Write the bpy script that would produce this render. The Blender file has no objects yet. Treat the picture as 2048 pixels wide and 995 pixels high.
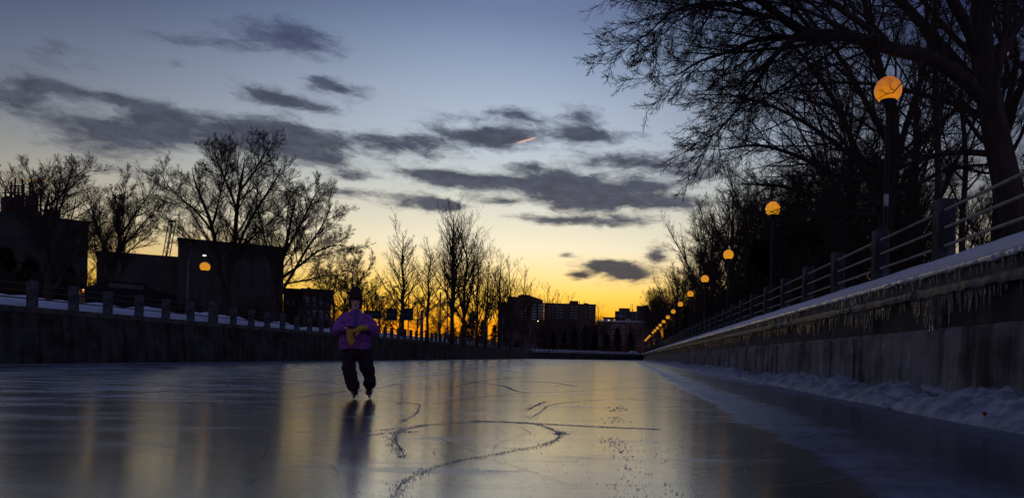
import bpy, math, random
import numpy as np
from mathutils import Vector, Matrix

S = bpy.context.scene
COL = S.collection
R = math.radians
PI = math.pi

# ------------------------------------------------------------------ camera
F, ROLL, H, U0, V0 = 1365.33, R(1.1), 0.72, 237.0, 213.0
cR, sR = math.cos(ROLL), math.sin(ROLL)

def lev(px, py):
    dx, dy = px - 1024, py - 497.5
    return dx * cR + dy * sR, -dx * sR + dy * cR

def at(px, py, Y):
    u, v = lev(px, py)
    return Vector(((u - U0) * Y / F, Y, H - (v - V0) * Y / F))

def onice(px, py):
    u, v = lev(px, py)
    return at(px, py, H * F / (v - V0))

cam = bpy.data.cameras.new('camera')
cam.sensor_width = 36
cam.lens = 24
cam.shift_x = -(U0 * cR - V0 * sR) / 2048
cam.shift_y = (U0 * sR + V0 * cR) / 2048
cam.clip_start = 0.05
cam.clip_end = 9000
camo = bpy.data.objects.new('camera', cam)
COL.objects.link(camo)
camo.matrix_world = Matrix.Translation((0, 0, H)) @ Matrix.Rotation(PI / 2, 4, 'X') @ Matrix.Rotation(ROLL, 4, 'Z')
S.camera = camo
S.view_settings.view_transform = 'Standard'
S.view_settings.look = 'None'
S.view_settings.exposure = 0
S.view_settings.gamma = 1
cy = S.cycles
cy.max_bounces = 5
cy.diffuse_bounces = 2
cy.glossy_bounces = 3
cy.transmission_bounces = 4
cy.transparent_max_bounces = 6
cy.caustics_reflective = False
cy.caustics_refractive = False

def lin(c):
    return tuple(((x / 255) / 12.92 if x / 255 <= .04045 else ((x / 255 + .055) / 1.055) ** 2.4) for x in c[:3])

# ------------------------------------------------------------------ node helpers
class NT:
    def __init__(self, tree):
        self.t = tree
    def n(self, kind, **kw):
        nd = self.t.nodes.new(kind)
        for k, v in kw.items():
            setattr(nd, k, v)
        return nd
    def put(self, sock, v):
        if isinstance(v, bpy.types.NodeSocket):
            self.t.links.new(v, sock)
        elif v is not None:
            sock.default_value = v
    def m(self, op, a, b=None, c=None, clamp=False):
        nd = self.n('ShaderNodeMath', operation=op, use_clamp=clamp)
        for i, v in enumerate((a, b, c)):
            self.put(nd.inputs[i], v)
        return nd.outputs[0]
    def vm(self, op, a, b=None, out=0):
        nd = self.n('ShaderNodeVectorMath', operation=op)
        self.put(nd.inputs[0], a)
        if b is not None:
            self.put(nd.inputs[1], b)
        return nd.outputs[out]
    def noise(self, vec, scale, detail=3, rough=.55, dist=0, out=0):
        nd = self.n('ShaderNodeTexNoise')
        self.put(nd.inputs['Vector'], vec)
        nd.inputs['Scale'].default_value = scale
        nd.inputs['Detail'].default_value = detail
        nd.inputs['Roughness'].default_value = rough
        nd.inputs['Distortion'].default_value = dist
        return nd.outputs[out]
    def ramp(self, fac, stops, interp='LINEAR'):
        nd = self.n('ShaderNodeValToRGB')
        cr = nd.color_ramp
        cr.interpolation = interp
        while len(cr.elements) < len(stops):
            cr.elements.new(0.5)
        for e, (p, c) in zip(cr.elements, stops):
            e.position = p
            e.color = (*c, 1) if len(c) == 3 else c
        self.put(nd.inputs[0], fac)
        return nd.outputs[0]
    def smooth(self, v, a, b, lo=0., hi=1.):
        nd = self.n('ShaderNodeMapRange', interpolation_type='SMOOTHSTEP')
        self.put(nd.inputs[0], v)
        for i, x in zip((1, 2, 3, 4), (a, b, lo, hi)):
            nd.inputs[i].default_value = x
        return nd.outputs[0]
    def mix(self, f, a, b):
        nd = self.n('ShaderNodeMix', data_type='RGBA')
        self.put(nd.inputs[0], f)
        for s, v in ((nd.inputs[6], a), (nd.inputs[7], b)):
            self.put(s, (*v, 1) if isinstance(v, tuple) and len(v) == 3 else v)
        return nd.outputs[2]

# ------------------------------------------------------------------ sky
W = bpy.data.worlds.new('World')
S.world = W
W.use_nodes = True
W.node_tree.nodes.clear()
w = NT(W.node_tree)
co = w.n('ShaderNodeTexCoord').outputs['Generated']
sx = w.n('ShaderNodeSeparateXYZ')
w.put(sx.inputs[0], co)
X_, Y_, Z_ = sx.outputs
az = w.m('ARCTAN2', X_, Y_)
AZ0 = -0.15
daz = w.m('DIVIDE', w.m('SUBTRACT', az, AZ0), w.m('MAXIMUM', w.m('MULTIPLY_ADD', Z_, -.85, .75), .4))
g = w.m('POWER', 2.71828, w.m('MULTIPLY', w.m('MULTIPLY', daz, daz), -1.0))
L = lin
glow = w.ramp(Z_, [(0.0, (.92, .21, .002)), (.04, (1.06, .36, .005)), (.065, (1.16, .555, .028)), (.09, (1.18, .735, .125)),
                   (.125, (1.10, .84, .41)), (.155, (1.0, .88, .62)), (.18, L((240, 232, 206))), (.24, L((206, 211, 208))), (.3, L((184, 196, 211))),
                   (.345, L((168, 182, 203))), (.406, L((133, 153, 182))), (.44, L((113, 129, 163))), (.5, L((92, 108, 146))), (.7, L((62, 75, 116))), (1., L((38, 48, 88)))])
side = w.ramp(Z_, [(0.0, L((104, 58, 24))), (.04, L((120, 80, 36))), (.1, L((126, 104, 72))), (.15, L((116, 108, 94))),
                   (.22, L((76, 79, 95))), (.31, L((58, 68, 99))), (.36, L((45, 56, 92))), (.45, L((36, 46, 84))), (.7, L((36, 46, 86))), (1., L((38, 48, 88)))])
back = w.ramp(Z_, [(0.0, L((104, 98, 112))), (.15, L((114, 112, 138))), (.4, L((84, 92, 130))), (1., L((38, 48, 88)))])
sky = w.mix(g, side, glow)
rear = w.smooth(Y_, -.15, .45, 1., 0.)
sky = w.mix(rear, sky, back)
# clouds, laid out by azimuth and elevation
CL = [(560, 78, 95, 26, .62), (400, 85, 90, 12, .5), (620, 70, 50, 20, .4), (130, 108, 60, 20, .34), (330, 128, 60, 12, .3), (25, 195, 70, 24, .85),
      (200, 196, 120, 13, .62), (60, 152, 60, 18, .4), (530, 186, 60, 13, .6), (690, 184, 55, 15, .75), (590, 208, 90, 10, .5), (640, 170, 30, 12, .5),
      (200, 268, 110, 26, .9), (322, 250, 38, 28, .85), (430, 272, 130, 24, .95), (540, 262, 70, 30, .8), (630, 300, 80, 26, .85),
      (700, 345, 40, 10, .45), (800, 292, 90, 17, .95), (930, 272, 80, 18, .9), (1010, 276, 50, 12, .6), (1160, 270, 90, 16, .85), (1165, 236, 34, 26, .55),
      (1030, 234, 55, 12, .6), (900, 232, 50, 10, .3), (860, 352, 62, 14, 1.05), (960, 362, 60, 14, .85), (840, 404, 66, 14, .95), (690, 385, 60, 12, .5), (905, 408, 30, 9, .6), (1000, 400, 30, 8, .5), (1050, 330, 36, 8, .5), (1290, 372, 40, 10, .6),
      (1075, 362, 75, 22, .95), (1180, 380, 85, 25, 1.05), (1345, 408, 66, 17, 1.05), (1225, 320, 75, 15, .75), (1370, 335, 75, 26, .8),
      (1190, 410, 70, 15, .7), (1240, 446, 70, 9, .75), (1130, 440, 60, 8, .5), (1080, 432, 40, 7, .4), (1250, 547, 46, 16, 1.1),
      (1150, 553, 20, 6, 1.), (1200, 536, 46, 12, .85), (1318, 508, 24, 18, .9), (1140, 506, 14, 6, .5), (480, 335, 80, 9, .35), (250, 330, 120, 12, .3)]
el = w.m('ARCSINE', Z_)
cv = w.n('ShaderNodeCombineXYZ')
w.put(cv.inputs[0], az); w.put(cv.inputs[1], el)
pv = cv.outputs[0]
str_ = w.vm('MULTIPLY', pv, (1.0, 2.6, 1.0))
wn = w.noise(str_, 7.0, 4, .6, 0, out=1)
warp = w.vm('MULTIPLY', w.vm('SUBTRACT', wn, (.5, .5, .5)), (.075, .032, 0))
pw = w.vm('ADD', pv, warp)
acc = None
for (px, py, hw, hh, st) in CL:
    u, v = lev(px, py)
    a, b = (u - U0) / F, (V0 - v) / F
    ca, ce = math.atan(a), math.atan2(b, math.hypot(1, a))
    sa = hw / F * math.cos(ca) ** 2 * 1.15
    se = hh / F * math.cos(ca) * math.cos(ce) ** 2 * 1.15
    d = w.vm('MULTIPLY', w.vm('SUBTRACT', pw, (ca, ce, 0)), (1 / sa, 1 / se, 0))
    q = w.vm('DOT_PRODUCT', d, d, out=1)
    e = w.m('POWER', .42, q)
    st = st if st > .72 else st * 1.35
    acc = w.m('MULTIPLY_ADD', e, st, acc if acc is not None else 0.0)
fb = w.noise(w.vm('ADD', str_, w.vm('MULTIPLY', warp, (1.5, 1.5, 0))), 30., 8, .67)
fb2 = w.noise(str_, 6.5, 3, .5)
dens = w.m('MULTIPLY_ADD', w.m('SUBTRACT', fb, .5), 2.1, w.m('MULTIPLY', acc, 1.27))
dens = w.m('MULTIPLY_ADD', w.m('SUBTRACT', fb2, .5), .6, dens)
dens = w.smooth(dens, .12, 1.24, 0., .97)
dens = w.m('MULTIPLY', dens, w.smooth(acc, .03, .2))
ccol = w.ramp(Z_, [(0.0, L((80, 62, 52))), (.1, L((66, 62, 68))), (.2, L((76, 79, 92))), (.3, L((72, 76, 92))), (.4, L((74, 82, 112))), (.5, L((60, 70, 104))), (1., L((18, 24, 50)))])
cmod = w.smooth(w.noise(w.vm('ADD', str_, (3.1, 1.7, 0)), 30., 5, .6), .3, .7, .80, 1.22)
sc_ = w.n('ShaderNodeVectorMath', operation='SCALE')
w.put(sc_.inputs[0], ccol); w.put(sc_.inputs[3], cmod)
sky = w.mix(dens, sky, sc_.outputs[0])
# short pink vapour trail and two thin lit streaks
for (x0, y0, x1, y1, wd, col, st) in ((1034, 286, 1072, 275, 1.6, (250, 190, 170), .9), (1985, 122, 2046, 92, 2.0, (196, 150, 150), .5), (40, 362, 105, 359, 1.6, (240, 176, 80), .8)):
    P = []
    for (px, py) in ((x0, y0), (x1, y1)):
        u, v = lev(px, py)
        a, b = (u - U0) / F, (V0 - v) / F
        P.append((math.atan(a), math.atan2(b, math.hypot(1, a))))
    (ax, ay), (bx, by) = P
    ln = math.hypot(bx - ax, by - ay)
    tx, ty = (bx - ax) / ln, (by - ay) / ln
    rel = w.vm('SUBTRACT', pv, ((ax + bx) / 2, (ay + by) / 2, 0))
    along = w.m('DIVIDE', w.vm('DOT_PRODUCT', rel, (tx, ty, 0), out=1), ln * .5)
    acr = w.m('DIVIDE', w.vm('DOT_PRODUCT', rel, (-ty, tx, 0), out=1), wd / F)
    k = w.m('POWER', .3, w.m('ADD', w.m('MULTIPLY', acr, acr), w.m('POWER', w.m('ABSOLUTE', along), 6.)))
    sky = w.mix(w.m('MULTIPLY', k, st), sky, L(col))
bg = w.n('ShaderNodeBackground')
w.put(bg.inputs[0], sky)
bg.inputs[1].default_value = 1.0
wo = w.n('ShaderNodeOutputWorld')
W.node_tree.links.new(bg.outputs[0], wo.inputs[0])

# ------------------------------------------------------------------ materials
def mat(name, a, b=None, rough=.8, scale=4., stretch=(1, 1, 1), bump=0., bscale=30., metal=0., detail=5, lo=.35, hi=.65, spec=.5, trans=0., ior=1.45):
    m = bpy.data.materials.new(name)
    m.use_nodes = True
    t = NT(m.node_tree)
    p = m.node_tree.nodes['Principled BSDF']
    b = b or a
    c = t.vm('MULTIPLY', t.n('ShaderNodeTexCoord').outputs['Object'], stretch)
    nz = t.noise(c, scale, detail, .6)
    t.put(p.inputs['Base Color'], t.mix(t.smooth(nz, lo, hi), tuple(a), tuple(b)))
    p.inputs['Roughness'].default_value = rough
    p.inputs['Metallic'].default_value = metal
    p.inputs['Specular IOR Level'].default_value = spec
    p.inputs['Transmission Weight'].default_value = trans
    p.inputs['IOR'].default_value = ior
    if bump:
        bn = t.n('ShaderNodeBump')
        bn.inputs['Strength'].default_value = min(1, bump * 4)
        bn.inputs['Distance'].default_value = bump
        t.put(bn.inputs['Height'], t.noise(c, bscale, 6, .65))
        t.put(p.inputs['Normal'], bn.outputs[0])
    return m

def emit(name, col, st, base=(.5, .3, .1)):
    m = bpy.data.materials.new(name)
    m.use_nodes = True
    p = m.node_tree.nodes['Principled BSDF']
    p.inputs['Base Color'].default_value = (*base, 1)
    p.inputs['Roughness'].default_value = .35
    p.inputs['Emission Color'].default_value = (*col, 1)
    p.inputs['Emission Strength'].default_value = st
    return m

def globe_mat(name, top, bottom, st, base):
    """amber plastic globe: glow of a low bulb painted into its emission, grime on the plastic"""
    m = emit(name, bottom, st, base)
    t = NT(m.node_tree)
    p = m.node_tree.nodes['Principled BSDF']
    c = t.n('ShaderNodeTexCoord').outputs['Object']
    sp = t.n('ShaderNodeSeparateXYZ')
    t.put(sp.inputs[0], c)
    gz = t.smooth(sp.outputs[2], -.22, .22)  # glow painted into the emission, stronger towards the bottom of the globe
    nz = t.noise(c, 7., 5, .65)
    t.put(p.inputs['Emission Color'], t.mix(gz, bottom, top))
    t.put(p.inputs['Emission Strength'], t.smooth(nz, .3, .62, st * .72, st))
    p.inputs['Roughness'].default_value = .3
    return m

def wall_mat(name, dark, mid, pale, seed):
    """weathered concrete: drip streaks, blotches, pale bloom and board lines"""
    m = bpy.data.materials.new(name)
    m.use_nodes = True
    t = NT(m.node_tree)
    p = m.node_tree.nodes['Principled BSDF']
    c = t.vm('ADD', t.n('ShaderNodeTexCoord').outputs['Object'], (seed, seed * 3.7, seed * 1.3))
    drip = t.noise(t.vm('MULTIPLY', c, (1, 1, .10)), 2.6, 7, .65)
    blot = t.noise(t.vm('MULTIPLY', c, (1, .7, 1)), 1.1, 7, .62)
    fine = t.noise(c, 16., 5, .7)
    k = t.m('MULTIPLY_ADD', drip, .55, t.m('MULTIPLY', blot, .45))
    col = t.mix(t.smooth(k, .38, .60), dark, mid)
    bloom = t.m('MULTIPLY', t.smooth(t.noise(t.vm('MULTIPLY', c, (1, 1, .35)), 3.4, 6, .7), .54, .70), t.smooth(blot, .42, .6))
    col = t.mix(t.m('MULTIPLY', bloom, .8), col, pale)
    run = t.smooth(t.noise(t.vm('MULTIPLY', c, (1, 1, .03)), 1.25, 3, .5), .60, .68)
    col = t.mix(t.m('MULTIPLY', run, .75), col, tuple(x * .6 for x in dark))
    col = t.mix(t.smooth(fine, .58, .75, 0., .5), col, tuple(x * .8 for x in dark))
    t.put(p.inputs['Base Color'], col)
    p.inputs['Roughness'].default_value = .88
    p.inputs['Specular IOR Level'].default_value = .25
    bn = t.n('ShaderNodeBump')
    bn.inputs['Strength'].default_value = .5
    bn.inputs['Distance'].default_value = .02
    t.put(bn.inputs['Height'], t.m('MULTIPLY_ADD', fine, .35, blot))
    t.put(p.inputs['Normal'], bn.outputs[0])
    return m

M = dict(
    bark=mat('bark', (.048, .033, .026), (.085, .062, .048), .95, 6, (1, 1, .2), .02, 20, spec=.1),
    twig=mat('twig_bark', (.065, .042, .033), (.095, .064, .05), .95, 3, spec=.1),
    barkpale=mat('poplar_bark', (.05, .04, .03), (.09, .075, .055), .9, 5, (1, 1, .3), spec=.1),
    needle=mat('conifer_needles', (.008, .014, .009), (.02, .03, .018), .9, 2, spec=.1),
    snow=mat('snow', (.78, .80, .84), (.86, .87, .9), .75, 3, (1, 1, 1), .035, 9, spec=.25),
    dirtysnow=mat('packed_snow', (.30, .305, .32), (.56, .565, .59), .75, 3.2, (1, 1, 1), .05, 12, spec=.2),
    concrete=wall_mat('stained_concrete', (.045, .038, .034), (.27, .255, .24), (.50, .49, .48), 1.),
    darkconc=mat('dark_concrete', (.016, .015, .014), (.06, .055, .05), .8, 2.4, (1, 1, .3), .02, 9),  # darker concrete tone for the recessed band and the joints
    coping=mat('coping_concrete', (.06, .055, .05), (.15, .14, .13), .8, 2.4, (1, 1, .5), .01, 18),
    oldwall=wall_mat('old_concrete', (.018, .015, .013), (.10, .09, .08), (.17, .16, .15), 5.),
    darkpost=mat('frosted_dark_post', (.028, .028, .03), (.15, .16, .18), .85, 4, (1, 1, .5), .012, 22, lo=.42, hi=.75),
    post=mat('post_concrete', (.04, .04, .04), (.135, .135, .145), .85, 5, (1, 1, .5), .012, 22),
    rail=mat('galvanised_rail', (.32, .25, .17), (.42, .33, .23), .2, 8, metal=1.),
    redsteel=mat('dark_red_steel', (.10, .02, .015), (.16, .035, .025), .6, 6),  # dark red tone of the roof frames
    rustrail=mat('rusty_rail', (.09, .055, .04), (.16, .09, .06), .6, 6, metal=.3),
    black=mat('black_paint', (.012, .012, .014), (.02, .02, .022), .45, 8),
    steel=mat('grey_steel', (.10, .10, .11), (.16, .16, .17), .5, 6, metal=.6),
    globe=globe_mat('amber_globe', lin((226, 142, 34)), lin((240, 160, 20)), .86, (.30, .16, .04)),
    globeold=globe_mat('amber_globe_dim', lin((190, 108, 42)), lin((240, 140, 14)), .74, (.34, .18, .05)),
    bulb=emit('street_lamp_glass', (1., .93, .66), 9.),
    sodium=emit('street_lamp_yellow', (1., .78, .30), 7.),
    tail=emit('tail_light', (1., .25, .03), 2.5),
    ground=mat('snowy_ground', (.5, .52, .56), (.72, .74, .78), .85, .6, bump=.05, bscale=2),
    brick=mat('dark_brick', (.075, .04, .032), (.13, .07, .055), .9, 2.5),
    redbrick=mat('red_brick', (.20, .055, .04), (.28, .09, .06), .9, 2.5),
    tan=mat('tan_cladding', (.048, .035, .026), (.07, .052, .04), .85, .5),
    slab=mat('pale_concrete', (.22, .20, .19), (.30, .28, .26), .8, 2),
    roof=mat('roof_felt', (.03, .028, .03), (.05, .048, .05), .9, 2),
    glass=mat('window_glass', (.02, .022, .028), (.035, .036, .042), .12, 3, spec=.8),
    signback=mat('sign_back', (.012, .022, .02), (.02, .034, .03), .6, 3),
    white=mat('white_trim', (.45, .44, .43), (.55, .54, .53), .7, 4),
    fleece=mat('purple_fleece', (.22, .06, .28), (.50, .16, .54), .95, 38, bump=.006, bscale=160, detail=2, spec=.15),
    zip=mat('blue_placket', (.08, .09, .26), (.12, .12, .34), .9, 60, spec=.15),
    pants=mat('plum_trousers', (.04, .018, .026), (.075, .034, .046), .9, 30, bump=.01, bscale=14, spec=.15),
    wool=mat('ochre_wool', (.76, .36, .045), (.92, .50, .09), .95, 70, bump=.006, bscale=110, spec=.1),
    hat=mat('knit_hat', (.03, .018, .02), (.065, .04, .042), .95, 50, bump=.005, bscale=90, spec=.1),
    hatpatch=mat('hat_patch', (.24, .15, .05), (.34, .22, .08), .95, 50, spec=.1),
    skin=mat('skin', (.72, .42, .33), (.80, .48, .38), .55, 12),
    lips=mat('lips', (.26, .09, .08), None, .5, 5),
    eye=mat('eye', (.02, .015, .012), None, .2, 5),
    hair=mat('hair', (.02, .014, .01), (.035, .024, .018), .7, 40),
    leather=mat('black_leather', (.012, .011, .013), (.024, .022, .025), .4, 12),
    blade=mat('blade_steel', (.5, .5, .52), (.6, .6, .62), .22, 6, metal=1.),
    ice=mat('icicle_ice', (.60, .59, .57), (.78, .77, .75), .09, 6, trans=.80, ior=1.33),
    fringe=mat('ice_fringe', (.5, .5, .52), (.62, .62, .64), .16, 9, spec=1., ior=1.6),
    crust=mat('grey_ice_crust', (.03, .03, .033), (.14, .143, .15), .5, 9, (1, 1, 1), .01, 40),
    powder=mat('scraped_ice_dust', (.36, .37, .41), (.58, .59, .63), .95, 14, spec=.04),
    redsign=mat('red_sign', (.35, .02, .02), (.42, .03, .03), .5, 3),
    litwin=emit('lit_window', (1., .72, .3), 1.2),
    leaf=mat('dead_leaf', (.22, .07, .02), (.3, .1, .03), .8, 20),
    carpaint=mat('dark_car_paint', (.012, .012, .014), None, .6, 3, spec=.2),
    tyre=mat('tyre', (.015, .015, .015), None, .9, 8),
)

# lake-ice: dark clear ice with frost bands and fine ripples
def ice_material():
    m = bpy.data.materials.new('canal_ice')
    m.use_nodes = True
    t = NT(m.node_tree)
    p = m.node_tree.nodes['Principled BSDF']
    c = t.n('ShaderNodeTexCoord').outputs['Object']
    s = t.n('ShaderNodeSeparateXYZ')
    t.put(s.inputs[0], c)
    x, y = s.outputs[0], s.outputs[1]
    n1 = t.noise(c, .35, 5, .6)
    n2 = t.noise(t.vm('MULTIPLY', c, (.25, 1.0, 1)), 1.6, 6, .65)
    n3 = t.noise(c, 9., 5, .7)
    n4 = t.noise(t.vm('MULTIPLY', c, (1., .12, 1)), 1.1, 4, .6)
    wob = t.m('MULTIPLY_ADD', t.m('SUBTRACT', n1, .5), 1.2, x)
    # ploughed strip of frost on the right, a bare streak in it, frost again at the snow bank
    band = t.m('MULTIPLY', t.smooth(wob, 1.25, 1.5), t.smooth(wob, 1.75, 2.5, 1., .06))
    edge = t.smooth(wob, 3.3, 3.9)
    right = t.m('MAXIMUM', t.m('MULTIPLY', band, t.smooth(n2, .32, .60, .30, .85)), t.m('MULTIPLY', edge, .65))
    leftf = t.m('MULTIPLY', t.smooth(x, -3., -9.), t.smooth(n2, .42, .62))
    wallf = t.smooth(t.m('MULTIPLY_ADD', t.m('SUBTRACT', n2, .5), 3., x), -22.6, -24.)
    gen = t.m('MULTIPLY', t.smooth(n2, .56, .74), .35)
    n5 = t.noise(t.vm('MULTIPLY', c, (.35, 2.2, 1)), 4.5, 7, .75)
    scr = t.m('MULTIPLY', t.smooth(n5, .56, .70), t.smooth(n1, .35, .65, .12, .42))
    gen = t.m('MAXIMUM', gen, scr)
    frost = t.m('MAXIMUM', t.m('MAXIMUM', right, t.m('MULTIPLY', leftf, .55)), t.m('MAXIMUM', wallf, gen))
    frost = t.m('MULTIPLY', frost, t.m('MULTIPLY', t.smooth(n3, .25, .6, .45, 1.), t.smooth(n4, .3, .7, .55, 1.)))
    t.put(p.inputs['Base Color'], t.mix(frost, (.034, .037, .045), (.36, .38, .43)))
    t.put(p.inputs['Roughness'], t.m('MULTIPLY_ADD', frost, .42, t.m('MULTIPLY_ADD', n3, .06, t.m('MULTIPLY_ADD', n2, .08, .10))))
    p.inputs['IOR'].default_value = 4.0
    t.put(p.inputs['Specular IOR Level'], t.m('MULTIPLY_ADD', frost, -.6, .95))
    p.inputs['Anisotropic'].default_value = .55
    tv = t.n('ShaderNodeCombineXYZ'); tv.inputs[1].default_value = 1.0
    t.put(p.inputs['Tangent'], tv.outputs[0])
    b1 = t.n('ShaderNodeBump')
    b1.inputs['Strength'].default_value = .07
    b1.inputs['Distance'].default_value = .0035
    hgt = t.m('ADD', t.noise(t.vm('MULTIPLY', c, (.45, 1., 1)), 14., 5, .7), t.m('MULTIPLY', n4, .0))
    t.put(b1.inputs['Height'], hgt)
    b2 = t.n('ShaderNodeBump')
    b2.inputs['Strength'].default_value = .06
    b2.inputs['Distance'].default_value = .02
    t.put(b2.inputs['Height'], t.noise(t.vm('MULTIPLY', c, (.4, 1., 1)), 1.5, 4, .55))
    t.put(b2.inputs['Normal'], b1.outputs[0])
    t.put(p.inputs['Normal'], b2.outputs[0])
    return m
M['canal'] = ice_material()

# ------------------------------------------------------------------ mesh helpers
def np_mesh(name, verts, quads=None, tris=None, smooth=False):
    me = bpy.data.meshes.new(name)
    V = np.asarray(verts, dtype=np.float32).reshape(-1, 3)
    loops, starts = [], []
    o = 0
    for Fc, k in ((quads, 4), (tris, 3)):
        if Fc is not None and len(Fc):
            Fc = np.asarray(Fc, dtype=np.int32).reshape(-1, k)
            loops.append(Fc.ravel())
            starts.append(o + np.arange(len(Fc), dtype=np.int32) * k)
            o += Fc.size
    lv = np.concatenate(loops); st = np.concatenate(starts)
    me.vertices.add(len(V)); me.vertices.foreach_set('co', V.ravel())
    me.loops.add(len(lv)); me.loops.foreach_set('vertex_index', lv)
    me.polygons.add(len(st)); me.polygons.foreach_set('loop_start', st)
    if smooth:
        me.polygons.foreach_set('use_smooth', np.ones(len(st), dtype=bool))
    me.update(calc_edges=True)
    return me

class MB:
    """collects simple shapes and links them as ONE mesh object"""
    def __init__(self):
        self.v, self.f = [], []
    def add(self, vs, fs):
        o = len(self.v)
        self.v += [tuple(q) for q in vs]
        self.f += [tuple(i + o for i in f) for f in fs]
        return self
    def box(self, x0, x1, y0, y1, z0, z1):
        return self.add([(x0, y0, z0), (x1, y0, z0), (x1, y1, z0), (x0, y1, z0), (x0, y0, z1), (x1, y0, z1), (x1, y1, z1), (x0, y1, z1)],
                        [(3, 2, 1, 0), (4, 5, 6, 7), (0, 1, 5, 4), (1, 2, 6, 5), (2, 3, 7, 6), (3, 0, 4, 7)])
    def bbox(self, x0, x1, y0, y1, z0, z1, b):
        """box whose top and vertical edges are chamfered"""
        def ring(i, z):
            return [(x0 + i + b, y0 + i, z), (x1 - i - b, y0 + i, z), (x1 - i, y0 + i + b, z), (x1 - i, y1 - i - b, z), (x1 - i - b, y1 - i, z), (x0 + i + b, y1 - i, z), (x0 + i, y1 - i - b, z), (x0 + i, y0 + i + b, z)]
        vs = ring(0, z0) + ring(0, z1 - b) + ring(b, z1)
        fs = [tuple(range(7, -1, -1)), tuple(range(16, 24))]
        for k in (0, 8):
            fs += [(k + i, k + (i + 1) % 8, k + 8 + (i + 1) % 8, k + 8 + i) for i in range(8)]
        return self.add(vs, fs)
    def tube(self, pts, rad, n=8, cap=True):
        pts = [Vector(q) for q in pts]
        if not isinstance(rad, (list, tuple)):
            rad = [rad] * len(pts)
        vs, fs = [], []
        ref = None
        for i, q in enumerate(pts):
            t = (pts[min(i + 1, len(pts) - 1)] - pts[max(i - 1, 0)]).normalized()
            if ref is None:
                ref = t.orthogonal().normalized()
            ref = (ref - t * ref.dot(t)).normalized()
            bi = t.cross(ref)
            vs += [q + (ref * math.cos(k * 2 * PI / n) + bi * math.sin(k * 2 * PI / n)) * rad[i] for k in range(n)]
        for i in range(len(pts) - 1):
            fs += [(i * n + k, i * n + (k + 1) % n, (i + 1) * n + (k + 1) % n, (i + 1) * n + k) for k in range(n)]
        if cap:
            fs += [tuple(range(n - 1, -1, -1)), tuple(range((len(pts) - 1) * n, len(pts) * n))]
        return self.add(vs, fs)
    def lathe(self, prof, n=20, c=(0, 0, 0)):
        vs = [(c[0] + r * math.cos(k * 2 * PI / n), c[1] + r * math.sin(k * 2 * PI / n), c[2] + z) for r, z in prof for k in range(n)]
        fs = [(i * n + k, i * n + (k + 1) % n, (i + 1) * n + (k + 1) % n, (i + 1) * n + k) for i in range(len(prof) - 1) for k in range(n)]
        fs += [tuple(range(n - 1, -1, -1)), tuple(range((len(prof) - 1) * n, len(prof) * n))]
        return self.add(vs, fs)
    def extrude_y(self, prof, y0, y1):
        """prof: closed (x,z) polygon"""
        n = len(prof)
        vs = [(x, y0, z) for x, z in prof] + [(x, y1, z) for x, z in prof]
        fs = [tuple(range(n)), tuple(range(2 * n - 1, n - 1, -1))] + [(i, n + i, n + (i + 1) % n, (i + 1) % n) for i in range(n)]
        return self.add(vs, fs)
    def prism(self, poly, z0, z1):
        n = len(poly)
        vs = [(x, y, z0) for x, y in poly] + [(x, y, z1) for x, y in poly]
        fs = [tuple(range(n - 1, -1, -1)), tuple(range(n, 2 * n))] + [(i, (i + 1) % n, n + (i + 1) % n, n + i) for i in range(n)]
        return self.add(vs, fs)
    def build(self, name, m, parent=None, smooth=False, loc=None, rot=None):
        me = bpy.data.meshes.new(name)
        me.from_pydata(self.v, [], self.f)
        if smooth:
            me.polygons.foreach_set('use_smooth', [True] * len(me.polygons))
        me.update()
        return link(name, me, m, parent, loc, rot)

def link(name, me, m, parent=None, loc=None, rot=None):
    o = bpy.data.objects.new(name, me)
    if m is not None and not me.materials:
        me.materials.append(m)
    COL.objects.link(o)
    if parent is not None:
        o.parent = parent
    if loc is not None:
        o.location = loc
    if rot is not None:
        o.rotation_euler = rot
    return o

def tag(o, label=None, cat=None, group=None, kind=None):
    if label: o['label'] = label
    if cat: o['category'] = cat
    if group: o['group'] = group
    if kind: o['kind'] = kind
    return o

def thing(name, label, cat, loc=(0, 0, 0), rz=0, group=None):
    o = bpy.data.objects.new(name, None)
    o.empty_display_size = .2
    COL.objects.link(o)
    o.location = loc
    o.rotation_euler = (0, 0, rz)
    return tag(o, label, cat, group)

def dup(root, loc, rz=0, sc=None, label=None, group=None):
    r = root.copy(); COL.objects.link(r)
    r.location = loc; r.rotation_euler = (0, 0, rz)
    if sc is not None: r.scale = sc if hasattr(sc, '__len__') else (sc, sc, sc)
    if label: r['label'] = label
    if group: r['group'] = group
    for ch in list(root.children):
        c = ch.copy(); COL.objects.link(c); c.parent = r
        for gc in list(ch.children):
            d = gc.copy(); COL.objects.link(d); d.parent = c
    return r

def vnoise(x, y, seed=0):
    """smooth value noise 0..1, vectorised"""
    x = np.asarray(x, float); y = np.asarray(y, float)
    xi, yi = np.floor(x), np.floor(y)
    fx, fy = x - xi, y - yi
    fx, fy = fx * fx * (3 - 2 * fx), fy * fy * (3 - 2 * fy)
    def h(a, b):
        q = np.sin(a * 127.1 + b * 311.7 + seed * 74.7) * 43758.5453
        return q - np.floor(q)
    return (h(xi, yi) * (1 - fx) + h(xi + 1, yi) * fx) * (1 - fy) + (h(xi, yi + 1) * (1 - fx) + h(xi + 1, yi + 1) * fx) * fy

def fbm(x, y, oct=4, seed=0):
    t, a, s = 0, .5, 0
    for k in range(oct):
        t = t + a * vnoise(x * 2 ** k, y * 2 ** k, seed + k * 7)
        s += a; a *= .55
    return t / s

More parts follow.
